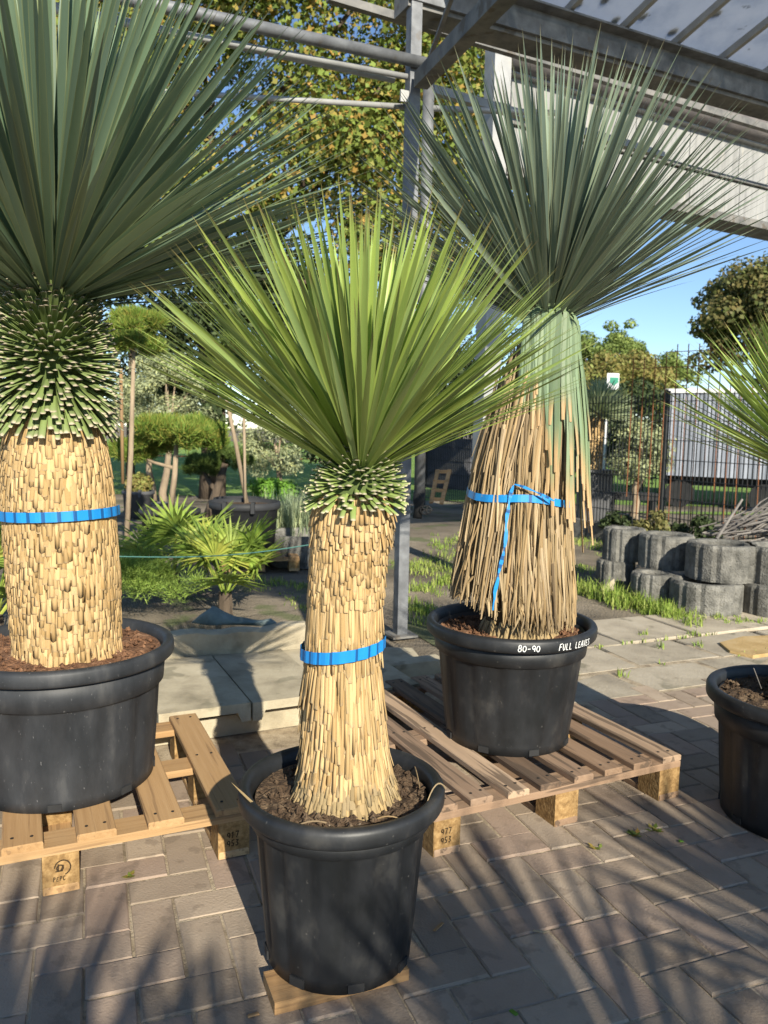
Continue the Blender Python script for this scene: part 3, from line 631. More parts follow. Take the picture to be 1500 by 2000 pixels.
fan(y1, t1.pt(1.135, 0, -.05), (.02, .0, 1), .53, .0072, 63, 430, 'leafC', seed=4, droop=.1, r0=.034, hz=.05, powr=.52, shape=lambda th, ph, d: .92 + .14 * sin(min(1.3, th * 1.5)))
wrap(t1, .728, -pi - .4, .35, .026, y1, lambda a: .013 * cos(a) - .002, dr=.009)
# ---- left yucca
t2 = trk(C2, [(.015, 0, .5, .158), (.015, 0, .56, .152), (.01, 0, .75, .158), (.0, 0, .95, .157), (-.005, 0, 1.08, .15), (-.01, 0, 1.18, .136), (-.012, 0, 1.28, .122), (-.014, 0, 1.42, .105), (-.014, 0, 1.56, .075), (-.014, 0, 1.62, .05)])
y2 = empty('yucca', t2.pt(.5, 0, -.158), 'tallest blue-green yucca with thick sunlit trunk on the fresh orange pallet', 'yucca', YG)
t2.core(y2, 'core')
scales(y2, None, t2, lambda z: (.021, .008, .044, 2.8 if abs(z - .96) > .04 else 1.5, .0024, 'straw') if z < 1.2 else (.04, .0085, .03, 5, .003, 'straw'), 'straw', seed=9)
collar(y2, t2, 1.225, 1.57, 1150, lambda s: .092 - .022 * s, .0086, -60, 64, nobj=300, seed=8, th=.0045, m='stubdark')
fan(y2, t2.pt(1.56, 0, -.07), (.03, 0, 1), 0.95, .0122, 73, 620, 'leafL', seed=6, droop=.14, r0=.05, hz=.08, powr=.62)
wrap(t2, .94, -pi - .3, .3, .028, y2, lambda a: .006 * cos(a), per=.042, dr=.009)
# ---- right yucca with the skirt of dead leaves
t3 = trk(C3, [(.03, 0, .5, .135), (.028, 0, .55, .125), (.022, 0, .8, .11), (.03, 0, 1.1, .1), (.058, 0, 1.4, .088), (.078, 0, 1.56, .075), (.085, 0, 1.64, .045)])
y3 = empty('yucca', t3.pt(.5, 0, -.145), 'grey-green yucca wearing a full skirt of dead leaves on the weathered pallet', 'yucca', YG)
t3.core(y3, 'coredark')
scales(y3, None, Trunk(t3.p[:2]), lambda z: (.02, .008, .05, 12, .004, 'strawgrey'), 'strawgrey', seed=12, nobj=60)
fan(y3, t3.pt(1.585, 0, -.06), (.0, .0, 1), .80, .0088, 66, 460, 'leafR', seed=15, droop=.1, r0=.045, hz=.07, powr=.58)
# skirt: strands hang from the trunk, lean out with the outline of the photo
def skirt_r(z, a):
    base = np.interp(z, [.5, .56, .66, .8, 1.0, 1.2, 1.4, 1.5], [.16, .17, .172, .162, .146, .138, .12, .1])
    return base + .045 * max(0, -cos(a)) * np.interp(z, [.5, .7, 1.0, 1.3], [.75, .9, .6, 0.1])
def strand(mb, a, z0, z1, w, da, layer, twist, lay2=None):
    n = 6; v = []; t = []
    for i in range(n + 1):
        s = i / n; z = z0 + (z1 - z0) * s; aa = a + da * s; x, y, _ = t3.at(z)
        r = skirt_r(z, aa) * layer + .012 * s * s
        ww = w * (1 - .75 * s ** 2.2) if lay2 is None else w * (.8 + .2 * sin(pi * s)) * (1 - .6 * max(0, s - .6))
        c = np.array((x + r * cos(aa), y + r * sin(aa), z)); tang = np.array((-sin(aa), cos(aa), 0)); out = np.array((cos(aa), sin(aa), 0)); tw = twist * s + twist * .4
        e = tang * cos(tw) + out * sin(tw)
        for q in (-1, 0, 1): v.append(c + e * q * ww + out * (.003 * (1 - abs(q)))); t.append(s)
    f = []
    for i in range(n): b = i * 3; f += [(b, b + 1, b + 4, b + 3), (b + 1, b + 2, b + 5, b + 4)]
    mb.add(v, f, t=t, rnd=random.random())
rg = np.random.default_rng(21); allst = []
for i in range(1500):
    a = rg.uniform(-pi, pi); lvl = rg.random()
    z0 = .60 + .82 * lvl; Ln = rg.uniform(.2, .62)
    zl = np.interp(-cos(a), [-1, 0, .5, 1], [.535, .545, .585, .625])
    allst.append((a, z0 + rg.uniform(0, .1), max(zl + rg.uniform(0, .1) * rg.random(), z0 - Ln), rg.uniform(.0028, .0072), rg.normal(0, .16), .8 + .25 * rg.random() + .05 * (1 - lvl), rg.normal(0, .45)))
allst.sort(key=lambda q: -(q[5] + .8 * -sin(q[0])))
jn = MB()
for i, q in enumerate(allst):
    if i < 290: m_ = MB(); strand(m_, *q); m_.build('dead_leaf', MT['dead'], y3)
    else: strand(jn, *q)
tag(jn.build('dead_leaves', MT['dead'], y3), kind='stuff')
for i in range(64):                                      # green leaves folded over and hanging down
    a = -pi / 2 - .75 + i * .042 + rg.normal(0, .06); x, y, _ = t3.at(1.5)
    n = 9; v = []; t = []; zt = 1.50 + .045 * cos((a + pi / 2) * .9) + rg.uniform(-.02, .03); Ln = rg.uniform(.3, .68) * np.interp(cos(a), [-1, -.3, .3, 1], [.6, .75, 1., 1.05]); w = rg.uniform(.007, .0125); da = rg.normal(0, .11)
    z_end = zt - Ln; lay = rg.uniform(.97, 1.12) + .14 * max(0, cos(a))
    pts = []
    for i2 in range(n + 1):
        s = i2 / n
        if s < .25:
            q = s / .25; r = .05 + .07 * sin(q * pi / 2); z = zt + .04 * sin(q * pi) - .0 * q
        else:
            q = (s - .25) / .75; z = zt - q * Ln; r = max(.12 + .012 * sin(q * 3), skirt_r(z, a) * lay * (.99 + .02 * q) - .01 * (1 - q))
        aa = a + da * s; pts.append(np.array((x + r * cos(aa), y + r * sin(aa), z)))
        tang = np.array((-sin(aa), cos(aa), 0)); out = np.array((cos(aa), sin(aa), 0)); ww = w * (1 - .55 * max(0, (s - .45) / .55) ** 2)
        for q2 in (-1, 0, 1): v.append(pts[-1] + tang * q2 * ww + out * (.004 * (1 - abs(q2)))); t.append(s)
    f = []
    for k in range(n): b = k * 3; f += [(b, b + 1, b + 4, b + 3), (b + 1, b + 2, b + 5, b + 4)]
    MB().add(v, f, t=t).build('folded_leaf', MT['skirtgreen'], y3)
class SK(Trunk):
    def at(s, z): return [*t3.at(z)[:2], None]
    def pt(s, z, a, dr=0.): x, y, _ = t3.at(z); r = skirt_r(z, a) * 1.06 + dr; return np.array((x + r * cos(a), y + r * sin(a), z))
sk = SK(t3.p)
bz = .985
wrap(sk, bz, -pi - .2, .25, .024, y3, lambda a: -.012 * cos(a + .6) + .008 * sin(3 * a), per=.03, dr=.008)
def ribbon(pts, w, name, o):
    pts = np.array(pts); v = []; t = []; f = []; s = 0
    for i, p in enumerate(pts):
        d = pts[min(i + 1, len(pts) - 1)] - pts[max(i - 1, 0)]; side = np.cross(d, (0, 1, 0)); side /= np.linalg.norm(side)
        if i: s += np.linalg.norm(p - pts[i - 1])
        q = 1. if (s / .03) % 1 > .78 else 0.
        ww = w * (.35 + .75 * abs(sin(i * .55)))
        v += [p - side * ww / 2, p + side * ww / 2]; t += [q, q]
    for i in range(len(pts) - 1): f.append((2 * i, 2 * i + 1, 2 * i + 3, 2 * i + 2))
    return MB().add(v, f, t=t).build(name, MT['band'], o)
def skp(px_, py_, lift=.014):
    """point on the skirt under a photo pixel"""
    z = D(px_, py_, C3[1] - .17)[2]
    x, y, _ = t3.at(z); best = min(np.linspace(-pi, 0, 240), key=lambda a: abs(pix(sk.pt(z, a, lift))[0] - px_)); return sk.pt(z, best, lift)
knot = [(1003, 948), (998, 965), (994, 985), (991, 1005), (989, 1030), (988, 1055), (983, 1080), (978, 1105), (972, 1130), (967, 1155), (964, 1190)]
pts = [skp(*knot[0])]
for a_, b_ in zip(knot[:-1], knot[1:]):
    for s in (.33, .67, 1): pts.append(skp(a_[0] + (b_[0] - a_[0]) * s, a_[1] + (b_[1] - a_[1]) * s))
ribbon(pts, .0115, 'blue_band', y3)
ribbon([skp(1005 + 78 * s, 946 + 32 * s ** 1.3, .016 + .02 * s) for s in np.linspace(0, 1, 12)], .008, 'blue_band', y3)
MB().tube([sk.pt(1.46, a, -.012 + .004 * sin(a * 3)) for a in np.linspace(-2.4, .4, 24)], .002, 5).build('green_twine', MT['twine'], y3)
# ---- yucca at the right edge
t4 = trk(C4, [(.02, 0, .36, .11), (.02, 0, .6, .09), (.02, 0, .98, .085), (.02, 0, 1.1, .05)])
y4 = empty('yucca', t4.pt(.37, 0, -.1), 'small yellow-green yucca in the pot beside the weathered pallet', 'yucca', YG)
t4.core(y4, 'core'); scales(y4, None, t4, rows1, 'straw', seed=31)
collar(y4, t4, .97, 1.09, 220, lambda s: .06, .0065, -28, 50, nobj=60, seed=33)
fan(y4, t4.pt(1.09, 0, -.06), (-.02, -.02, 1), .56, .0085, 68, 330, 'leafC', seed=36, droop=.1, powr=.6, nobj=200)
MB().tube([G(1487, 1345, .4), G(1472, 1305, .47)], .0016, 5).build('twig', MT['drystick'], y4)

# ---- unseen yuccas added behind the photographer to throw the streaky shade over the paving
def shade_yucca(c, zt, L, th, n, label, seed, mm='leafL'):
    tr = Trunk([(c[0], c[1], .36, .12), (c[0], c[1], .5, .1), (c[0], c[1], zt - .1, .09), (c[0], c[1], zt, .05)])
    pot('plant_pot', np.array(c), 0, .4, .27, .2, 'black pot of the ' + label, 'soil', 'pot', .035, PG)
    o = empty('yucca', (c[0], c[1], .37), label, 'yucca', YG); tr.core(o, 'core', 0)
    scales(o, None, tr, lambda z: (.03, .011, .05, 7, .004, 'straw'), 'straw', seed=seed, nobj=0)
    fan(o, (c[0], c[1], zt), (0, 0, 1), L, .014, th, n, mm, nobj=0, seed=seed, powr=.6)
shade_yucca((1.05, -2.5), 1.6, .66, 82, 230, 'unseen tall yucca added for shade in the second row behind the photographer', 45)
shade_yucca((.5, -2.1), 1.55, .66, 78, 150, 'unseen tall yucca added for shade behind the photographer', 41)
shade_yucca((1.6, -1.9), 1.6, .7, 78, 170, 'unseen tall yucca added for shade right behind the photographer', 42)
shade_yucca((2.45, -1.7), 1.65, .72, 80, 220, 'unseen broad tall yucca added for shade right of the one behind the photographer', 43)
shade_yucca((3.3, -1.4), 1.65, .72, 80, 220, 'unseen last tall yucca of the shade row added behind the photographer', 44)

# ================================================================== STEEL FRAME AND ROOF
ga = radians(25); gu = np.array((cos(ga), sin(ga), 0)); gv = np.array((-sin(ga), cos(ga), 0))
pb = G(781, 1240); ptop = D(815, -60, pb[1])
post = empty('steel_post', pb, 'grey galvanised square steel post rising from the paving edge to the roof', 'post')
lean = (ptop - pb); topz = 3.62
P = lambda z: np.array((pb[0], pb[1], z))
MB().bar(P(-.02), P(topz), .064, .064, up=gv).build('profile', MT['steel'], post)
for s in (-1, 1): MB().bar(P(.74) + gu * .0 + gv * 0, P(topz) , .004, .004, up=gv).V if False else None
MB().bar(P(.72), P(.735), 0.072, .072, up=gv).build('sleeve', MT['steeldark'], post)
MB().box(P(.004), (.16, .16, .012), rz=ga).build('base_plate', MT['steeldark'], post)
bk = D(790, 188, pb[1] - .05); MB().box(bk, (.05, .012, .06), rz=ga).build('bracket', MT['steellight'], post)
zb = 3.45
eL = G(830, 22, zb); eR = G(1500, 212, zb); ed = (eR - eL); ed /= np.linalg.norm(ed); en = np.array((-ed[1], ed[0], 0))   # en: away from the camera
beam = empty('roof_beam', eL, 'heavy grey steel eaves beam below the glass roof', 'beam')
b0 = eL - ed * .1; b1 = eL + ed * 4.6
MB().bar(b0 + en * .09 + (0, 0, .085), b1 + en * .09 + (0, 0, .085), .17, .15).build('box_section', MT['steeldark'], beam)
MB().bar(b0 + en * .03 + (0, 0, .17), b1 + en * .03 + (0, 0, .17), .26, .012).build('flange', MT['steel'], beam)
MB().bar(b0 - en * .01 + (0, 0, .10), b1 - en * .01 + (0, 0, .10), .02, .13).build('web', MT['steel'], beam)
# glass roof rising towards the camera
roof = empty('glass_roof', eL + (0, 0, .2), 'dirty translucent glass roof with grey glazing bars', 'roof')
rise = tan(radians(13.5)); RD = 3.8
def RP(a, b, dz=0.): return eL + ed * a - en * b + np.array((0, 0, .19 + b * rise + dz))
for k in range(11):
    a = .08 + .42 * k
    MB().bar(RP(a, -.12, .0), RP(a, RD, .0), .03, .045).build('glazing_bar', MT['steellight'], roof)
    if k < 10:
        for q, (c0, c1) in enumerate(((-.1, 1.25), (1.24, 2.5), (2.49, RD))):
            v = [RP(a + .012, c0, .022), RP(a + .408, c0, .022), RP(a + .408, c1, .022), RP(a + .012, c1, .022)]; v2 = [p + np.array((0, 0, .005)) for p in v]
            MB().add(v + v2, BOXF).build('pane', MT['pane'], roof)
MB().bar(RP(.0, RD, 0), RP(4.4, RD, 0), .06, .06).build('ridge_bar', MT['steeldark'], roof)
for k, (a, b) in enumerate(((.62, .06), (.97, .08), (1.28, .05), (1.1, .16), (1.42, .13), (1.7, .09), (1.84, .3), (.55, .2))):     # moss and leaves lying on the panes
    mb = MB(); n = 9; c = RP(a, b, .0295); vv = [c] + [RP(a + (.02 + .012 * random.random()) * cos(2 * pi * j / n), b + (.03 + .012 * random.random()) * sin(2 * pi * j / n), .0295) for j in range(n)]
    MB().add(vv, [(0, 1 + j, 1 + (j + 1) % n) for j in range(n)]).build('moss_clump', MT['hedge'], roof)

def tubeline(name, a, b, Y, rpx, m, label, cat, ext=0., sq=False, grp=None, y2=None):
    z = D(*a, Y)[2]; p = G(*a, z); q = G(*b, z); d = (q - p) / np.linalg.norm(q - p); q = q + d * ext
    r = rpx * Y / FPX / 2; mb = MB()
    if sq: mb.bar(p, q, r * 2, r * 2)
    else: mb.tube([p, q], r, 12)
    o = mb.build(name, MT[m], None, not sq); return tag(o, label, cat, grp)
Yp = pb[1]
tubeline('steel_tube', (832, 124), (260, 0), Yp - .03, 21, 'steel', 'thick grey steel tube joining the post high up', 'tube', 1.2)
tubeline('steel_tube', (795, 150), (350, 66), Yp - .02, 11, 'steellight', 'upper of two thin pale tubes meeting at the post', 'tube', 1.5)
tubeline('steel_tube', (770, 156), (115, 14), Yp + .08, 12, 'steellight', 'lower of two thin pale tubes crossing the maple crown', 'tube', 1.0)
tubeline('steel_tube', (800, 209), (40, 162), Yp + .05, 10, 'steellight', 'thin level white tube ending at the post', 'tube', .6)
tubeline('steel_tube', (830, 211), (1010, 218), Yp + .35, 11, 'steellight', 'short white tube between downpipe and pale column', 'tube', .3)
tubeline('steel_purlin', (640, -6), (1500, 251), 5.3, 15, 'steeldark', 'perforated grey purlin passing behind the post', 'purlin', .6, True)
tubeline('steel_purlin', (846, 176), (1060, 236), 5.25, 15, 'steellight', 'white painted purlin below the perforated one', 'purlin', 1.2, True)
p0 = D(822, 158, Yp - .06); p1 = D(985, -12, Yp - 1.05)
tag(MB().bar(p0, p0 + (p1 - p0) * 1.5, .078, .078).build('roof_brace', MT['steeldark']), 'square diagonal brace from post up to roof', 'brace')
p0 = D(838, 116, Yp - .08); p1 = D(884, -10, Yp - .6)
tag(MB().bar(p0, p0 + (p1 - p0) * 1.5, .02, .02).build('tie_rod', MT['steeldark']), 'slim flat tie rod beside the diagonal brace', 'rod')
# downpipe with coupling hanging free above the ground
dp = empty('downpipe', D(820, 985, 4.9), 'grey downpipe behind the steel post ending in a black coupling', 'downpipe')
MB().tube([D(838, 140, 4.9), D(819, 965, 4.9)], .034, 14).build('pipe', MT['steel'], dp, True)
MB().tube([D(819, 962, 4.9), D(818, 978, 4.9), D(817, 990, 4.9), D(815, 1012, 4.9)], [.036, .038, .026, .03], 12).build('coupling', MT['dark'], dp, True)
hz_ = MB(); hc = D(832, 996, 4.86)
for k in range(5): a = 2 * pi * k / 5; hz_.tube([hc, hc + np.array((.04 * cos(a), 0, .028 * sin(a)))], .005, 5)
hz_.tube([hc + np.array((.034 * cos(a), 0, .026 * sin(a))) for a in np.linspace(0, 2 * pi, 16)], .005, 5); hz_.tube([D(819, 992, 4.9), hc], .01, 6)
hz_.build('valve_handle', MT['dark'], dp)
# neighbour greenhouse fascia: column, roller, cladding
ga2 = radians(28.8); fu = np.array((cos(ga2), sin(ga2), 0)); fv = np.array((-sin(ga2), cos(ga2), 0)); f0 = D(990, 70, 6.5)
nb_ = empty('greenhouse_facade', (*f0[:2], 0), 'pale clad upper facade of the neighbouring greenhouse with a rolled screen', 'greenhouse')
zt_ = f0[2]; zl = D(995, 330, 6.5)[2]; zm1 = D(995, 128, 6.5)[2]; zm2 = D(995, 235, 6.5)[2]
cb = D(975, 60, 6.5)
MB().bar((cb[0], cb[1], -.02), (cb[0], cb[1], zt_ + .05), .15, .15, up=gv).build('column', MT['steellight'], nb_)
FL = 5.5
def FP(a, b, z): p = f0[:2] + fu[:2] * a + fv[:2] * b; return np.array((p[0], p[1], z))
MB().tube([FP(.02, -.02, zt_ - .12), FP(FL, -.02, zt_ - .12)], .13, 16).build('rolled_screen', MT['roller'], nb_, True)
MB().bar(FP(0, .02, zm1 - .02), FP(FL, .02, zm1 - .02), .08, .05).build('rail', MT['steellight'], nb_)
MB().bar(FP(0, 0.0, zt_ + .03), FP(FL, 0.0, zt_ + .03), .22, .04).build('cap_rail', MT['steeldark'], nb_)
for k in range(8):
    a = .1 + k * .68
    MB().bar(FP(a, .06, (zm1 + zm2) / 2), FP(a + .672, .06, (zm1 + zm2) / 2), .03, zm1 - zm2 - .02).build('cladding_panel', MT['screen'], nb_)
    MB().bar(FP(a, .03, (zm2 + zl) / 2), FP(a + .672, .03, (zm2 + zl) / 2), .03, zm2 - zl - .05).build('cladding_panel', MT['screen'], nb_)
MB().bar(FP(0, .03, zm2), FP(FL, .03, zm2), .09, .03).build('ledge', MT['steeldark'], nb_)
MB().bar(FP(0, .08, zl - .02), FP(FL, .08, zl - .02), .3, .07).build('bottom_rail', MT['steeldark'], nb_)

# ================================================================== TREES AND PLANTS
def leafcloud(name, blobs, n, size, m, o=None, seed=1, shape='leaf', up=.3, thick=.4, asp=1.0):
    """blobs: (x,y,z,rx,ry,rz); leaves scattered through the outer shell of each blob"""
    rg = np.random.default_rng(seed); B = np.array(blobs, float); vol = B[:, 3] * B[:, 4] + B[:, 3] * B[:, 5] + B[:, 4] * B[:, 5]; idx = rg.choice(len(B), n, p=vol / vol.sum())
    d = rg.normal(size=(n, 3)); d /= np.linalg.norm(d, axis=1)[:, None]; r = 1 - thick * rg.random(n) ** 1.4 + rg.normal(0, .05, n)
    c = B[idx, :3] + d * B[idx, 3:] * r[:, None]
    nrm = d + np.array((0, 0, up)) + rg.normal(0, .55, (n, 3)); nrm /= np.linalg.norm(nrm, axis=1)[:, None]
    a = np.cross(nrm, rg.normal(size=(n, 3))); a /= np.linalg.norm(a, axis=1)[:, None]; b = np.cross(nrm, a)
    s = size * rg.uniform(.6, 1.25, n)[:, None]
    if shape == 'maple': prof = [(0, -.5), (.32, -.25), (.62, .12), (.28, .14), (0, .68), (-.28, .14), (-.62, .12), (-.32, -.25)]
    elif shape == 'needle': prof = [(-.07, 0), (.07, 0), (0, 1)]
    else: prof = [(0, -.5), (.26 * asp, -.05), (.2 * asp, .25), (0, .55), (-.2 * asp, .25), (-.26 * asp, -.05)]
    if shape == 'needle': b = d * .8 + rg.normal(0, .5, (n, 3)) + np.array((0, 0, up)); b /= np.linalg.norm(b, axis=1)[:, None]; a = np.cross(b, rg.normal(size=(n, 3))); a /= np.linalg.norm(a, axis=1)[:, None]
    V = np.stack([c + a * s * x + b * s * y + nrm * s * (.12 * abs(x)) for x, y in prof], 1)
    ob = bpy.data.objects.new(name, bigmesh(name, V, len(prof), MT[m], {'rnd': rg.random(n)})); return reg(ob, o)
def blobs_in(c, R, k, rb, seed, shell=True, flat=1.0, low=-.6):
    rg = np.random.default_rng(seed); out = []
    while len(out) < k:
        d = rg.normal(size=3); d /= np.linalg.norm(d)
        if d[2] < low: continue
        r = rg.uniform(.55, 1) if shell else rg.random() ** .4
        p = np.array(c) + d * np.array(R) * r; s = rb * rg.uniform(.65, 1.3)
        out.append((*p, s, s, s * .75 * flat))
    return out
def tree(name, base, h_tr, r_tr, c, R, k, rb, n, size, m, label, seed, shape='leaf', barkm='bark', low=-.6, group=None, limbs=7, asp=1.0, thick=.4):
    o = empty(name, base, label, 'tree', group); rg = np.random.default_rng(seed + 100)
    base = np.array(base, float); top = np.array((c[0], c[1], c[2])); mb = MB()
    pts = [base + (top - base) * s + rg.normal(0, r_tr * .35, 3) * (s > 0) * (1, 1, 0) for s in np.linspace(0, 1, 7)]
    mb.tube(pts, np.linspace(r_tr, r_tr * .35, 7), 10)
    bl = blobs_in(c, R, k, rb, seed, low=low)
    for i in rg.choice(k, min(limbs, k), replace=False):
        e = np.array(bl[i][:3]); s = rg.uniform(.45, .85); p = base + (top - base) * s; mid = (p + e) / 2 + np.array((0, 0, -.05 * np.linalg.norm(e - p))); mb.tube([p, mid, e], [r_tr * .4, r_tr * .25, r_tr * .08], 6)
    mb.build('trunk', MT[barkm], o, True)
    leafcloud('crown', bl, n, size, m, o, seed, shape, asp=asp, thick=thick); return o
# big maple behind
mc = D(400, 240, 13)
tree('maple_tree', G(520, 958, 0) * np.array((1, 1, 0)) + np.array((0, .0, -.05)) if False else (mc[0], 13.2, -.05), 3, .17, (mc[0], 13.2, mc[2] + .4), (5.4, 2.4, 4.2), 280, .78, 125000, .082, 'maple', 'large maple with green and orange leaves behind the steel tubes', 51, 'maple', low=-.75, limbs=20, thick=.55)
tr_ = D(1480, 640, 24)
tree('broadleaf_tree', (tr_[0] + .6, 24, -.05), 3, .25, (tr_[0] + .6, 24, tr_[2] + .0), (2.75, 2.0, 2.1), 90, .6, 30000, .13, 'brownleaf', 'round bronze-leaved tree behind the long white trailer', 52, 'leaf', limbs=12, asp=1.4)
for (px_, py_, Y, rx, rz, mm, lb, sd) in ((1155, 730, 42, 1.9, 2.2, 'farleaf', 'bright green tree far behind the sign', 61), (1215, 715, 46, 1.5, 2.6, 'farleaf', 'tall narrow green tree rising behind the orange one', 62), (1195, 755, 38, 2.2, 1.4, 'farorange', 'orange autumn tree above the road sign', 63), (1240, 760, 40, 1.6, 1.9, 'farorange', 'sparse brownish tree next to the orange one', 64), (1290, 755, 44, 1.9, 1.9, 'farleaf', 'yellow-green tree behind the rusty rods', 65), (1110, 770, 44, 2.0, 2.0, 'hedge', 'dark tree behind the skirted yucca', 66), (900, 720, 40, 5, 3.4, 'hedge', 'dark broad tree far behind the downpipe', 67)):
    c = D(px_, py_, Y); tree('far_tree', (c[0], Y, -.05), 3, .18, c, (rx, 1.6, rz), 40, .5 * rx / 2 + .15, 8000, .2, mm, lb, sd, group='trees beyond the fence')
# dark shrubs; the conifer mass below the maple is added for its shade
for (px_, py_, Y, rx, rz, lb, sd) in ((1255, 830, 17, 1.0, 1.15, 'tall dark evergreen shrub left of the trailer', 71), (1160, 850, 19, 1.0, 1.0, 'dark evergreen shrub behind the boxed yucca', 72), (430, 640, 12.2, 1.5, 1.5, 'dark conifer mass standing in for the shade below the maple crown', 73), (250, 640, 13.6, 1.6, 1.7, 'dark conifer left of the olive trees', 74), (640, 700, 13.5, 1.5, 1.6, 'dark conifer behind the front yucca crown', 75), (60, 760, 15, 1.6, 1.8, 'dark conifer behind the tallest yucca', 76), (870, 790, 16, 1.0, 1.0, 'dark shrub behind the grey fence panel', 77)):
    c = D(px_, py_, Y); o = empty('evergreen_shrub', (c[0], Y, 0), lb, 'shrub', 'dark evergreens in the background')
    MB().tube([(c[0], Y, -.05), (c[0] + .05, Y, c[2])], [.09, .03], 8).build('trunk', MT['bark'], o, True)
    leafcloud('crown', blobs_in(c, (rx, .9, rz), 36, .42, sd, low=-1), 9000, .1, 'hedge', o, sd, thick=.7)
# olive trees
for (px_, py_, Y, rx, rz, tp, lb, sd) in ((330, 765, 11, .62, .55, (322, 965), 'silvery olive tree behind the upper pine pad', 81), (280, 800, 12.5, .5, .5, (300, 960), 'pale olive shrub between pine trunks', 82), (535, 865, 12.0, .5, .48, (556, 945), 'rounded olive tree right of the pink stake', 83), (1250, 880, 10.4, .3, .32, (1240, 985), 'small olive tree behind the mesh fence', 84)):
    c = D(px_, py_, Y); b = D(tp[0], tp[1], Y)
    tree('olive_tree', (b[0], Y, -.03), 1, .06, c, (rx, rx * .8, rz), 36, .2, 7000, .06, 'olive', lb, sd, barkm='barkpale', group='olive trees', asp=.6, thick=.6, low=-1)
# cloud-pruned pines
def pine(base, pads, label, sd, m='pine', tr=.03, n=34000, barkm='barkpale'):
    o = empty('cloud_pine', base, label, 'tree', 'cloud-pruned pines'); mb = MB(); b = np.array(base, float)
    t0 = np.array(pads[0][:3]); mb.tube([b, b + (t0 - b) * .5 + (.01, 0, 0), t0], [tr, tr * .9, tr * .6], 8)
    for p in pads[1:]: q = b + (t0 - b) * .6; mb.tube([q, (q + np.array(p[:3])) / 2 - (0, 0, .02), np.array(p[:3])], [tr * .6, tr * .5, tr * .3], 6)
    mb.build('trunk', MT[barkm], o, True)
    for k, p in enumerate(pads):
        sub = blobs_in(p[:3], (p[3] * .82, p[3] * .7, p[4] * .7), 22, p[3] * .24, sd + k, low=-.45, flat=.9)
        leafcloud('foliage_pad', sub, n, .062, m, o, sd + k, 'needle', up=.9, thick=.6)
c = D(345, 860, 7.3); pine((D(333, 985, 7.3)[0], 7.3, .42), [(*c, .47, .29), (*D(262, 885, 7.5), .22, .15)], 'rounded yellow-green pine pad on a short trunk in a low tub', 91)
c = D(262, 660, 6.6); pine((D(243, 1010, 6.6)[0], 6.6, -.02), [(*c, .31, .29)], 'pine with a high round pad right of the tallest yucca trunk', 94, tr=.024)
c = D(438, 725, 8.2); pine((D(483, 985, 6.9)[0], 6.9, .5), [(*D(430, 725, 6.9), .24, .2), (*D(450, 690, 7.1), .2, .2)], 'slender dark pine rising from the big square tub', 96, 'pinedark', tr=.02, n=5000)
c = D(440, 905, 9.0); pine((D(395, 975, 9.0)[0], 9.0, -.02), [(*c, .34, .24), (*D(395, 915, 9.1), .25, .2)], 'shaded dark pine with low pads behind the yellow-green pine', 98, 'pinedark', tr=.06, n=6000, barkm='bark')
for a, b, Y, lb, r, m in (((236, 720), (240, 905), 6.5, 'orange-brown stake tied to the high pine', .014, 'bamboo'), ((476, 790), (480, 985), 6.85, 'pinkish wooden stake in the big square tub', .012, 'barkpale')):
    tag(MB().tube([D(*a, Y), D(b[0], b[1] + 40, Y)], r, 8).build('plant_stake', MT[m], None, True), lb, 'stake')
# tubs and pots in the background
def tub(px_, py_, Y, hw, h, zbase, label, m='tub', tp=.85, group='background tubs', soil=True):
    c = D(px_, py_, Y); o = empty('plant_tub', (c[0], Y, zbase), label, 'tub', group); n = 40
    R = hw; MB().lathe([(.001, .01), (R * tp, 0), (R * .96, h * .85), (R, h * .86), (R * 1.03, h * .88), (R * 1.03, h), (R * .97, h), (R * .95, h * .85)], (c[0], Y, zbase), n).build('body', MT[m], o, True)
    MB().lathe([(.001, h * .93), (R * .96, h * .92)], (c[0], Y, zbase), n).build('soil', MT['soil'], o)
    for s in (-1, 1): MB().box((c[0] + s * R * .4, Y - R * .95, zbase + h * .93), (.03, .06, .09)).build('handle', MT[m], o)
    return o
tub(478, 985, 6.7, .29, .44, .125, 'big black tub on the small pallet holding the staked pine')
tub(470, 972, 7.9, .26, .36, .12, 'black tub behind the big one with handles')
tub(332, 985, 7.3, .27, .3, .12, 'low black tub holding the yellow-green pine')
tub(270, 945, 10.2, .2, .34, .0, 'grey tapered pot with bronze plant behind the pine trunk', 'greypot')
tub(315, 955, 9.6, .12, .25, .0, 'small grey pot beside the pine trunk', 'greypot')
tub(425, 998, 7.2, .12, .25, .08, 'small black pot squeezed between two tubs')
c = D(270, 918, 10.2); o = empty('bronze_plant', (c[0], 10.2, .3), 'bronze leafy plant in the grey tapered pot', 'plant'); leafcloud('foliage', [(c[0], 10.2, .42, .17, .15, .14)], 700, .06, 'farorange', o, 5)
bp = G(440, 1118)[:2]; pallet('pallet', (bp[0] - .05, bp[1]), radians(12), .66, .8, .085, .05, 'wood', 'small pale pallet under the big black background tub', None, nails=False, n=5, hb=.125)
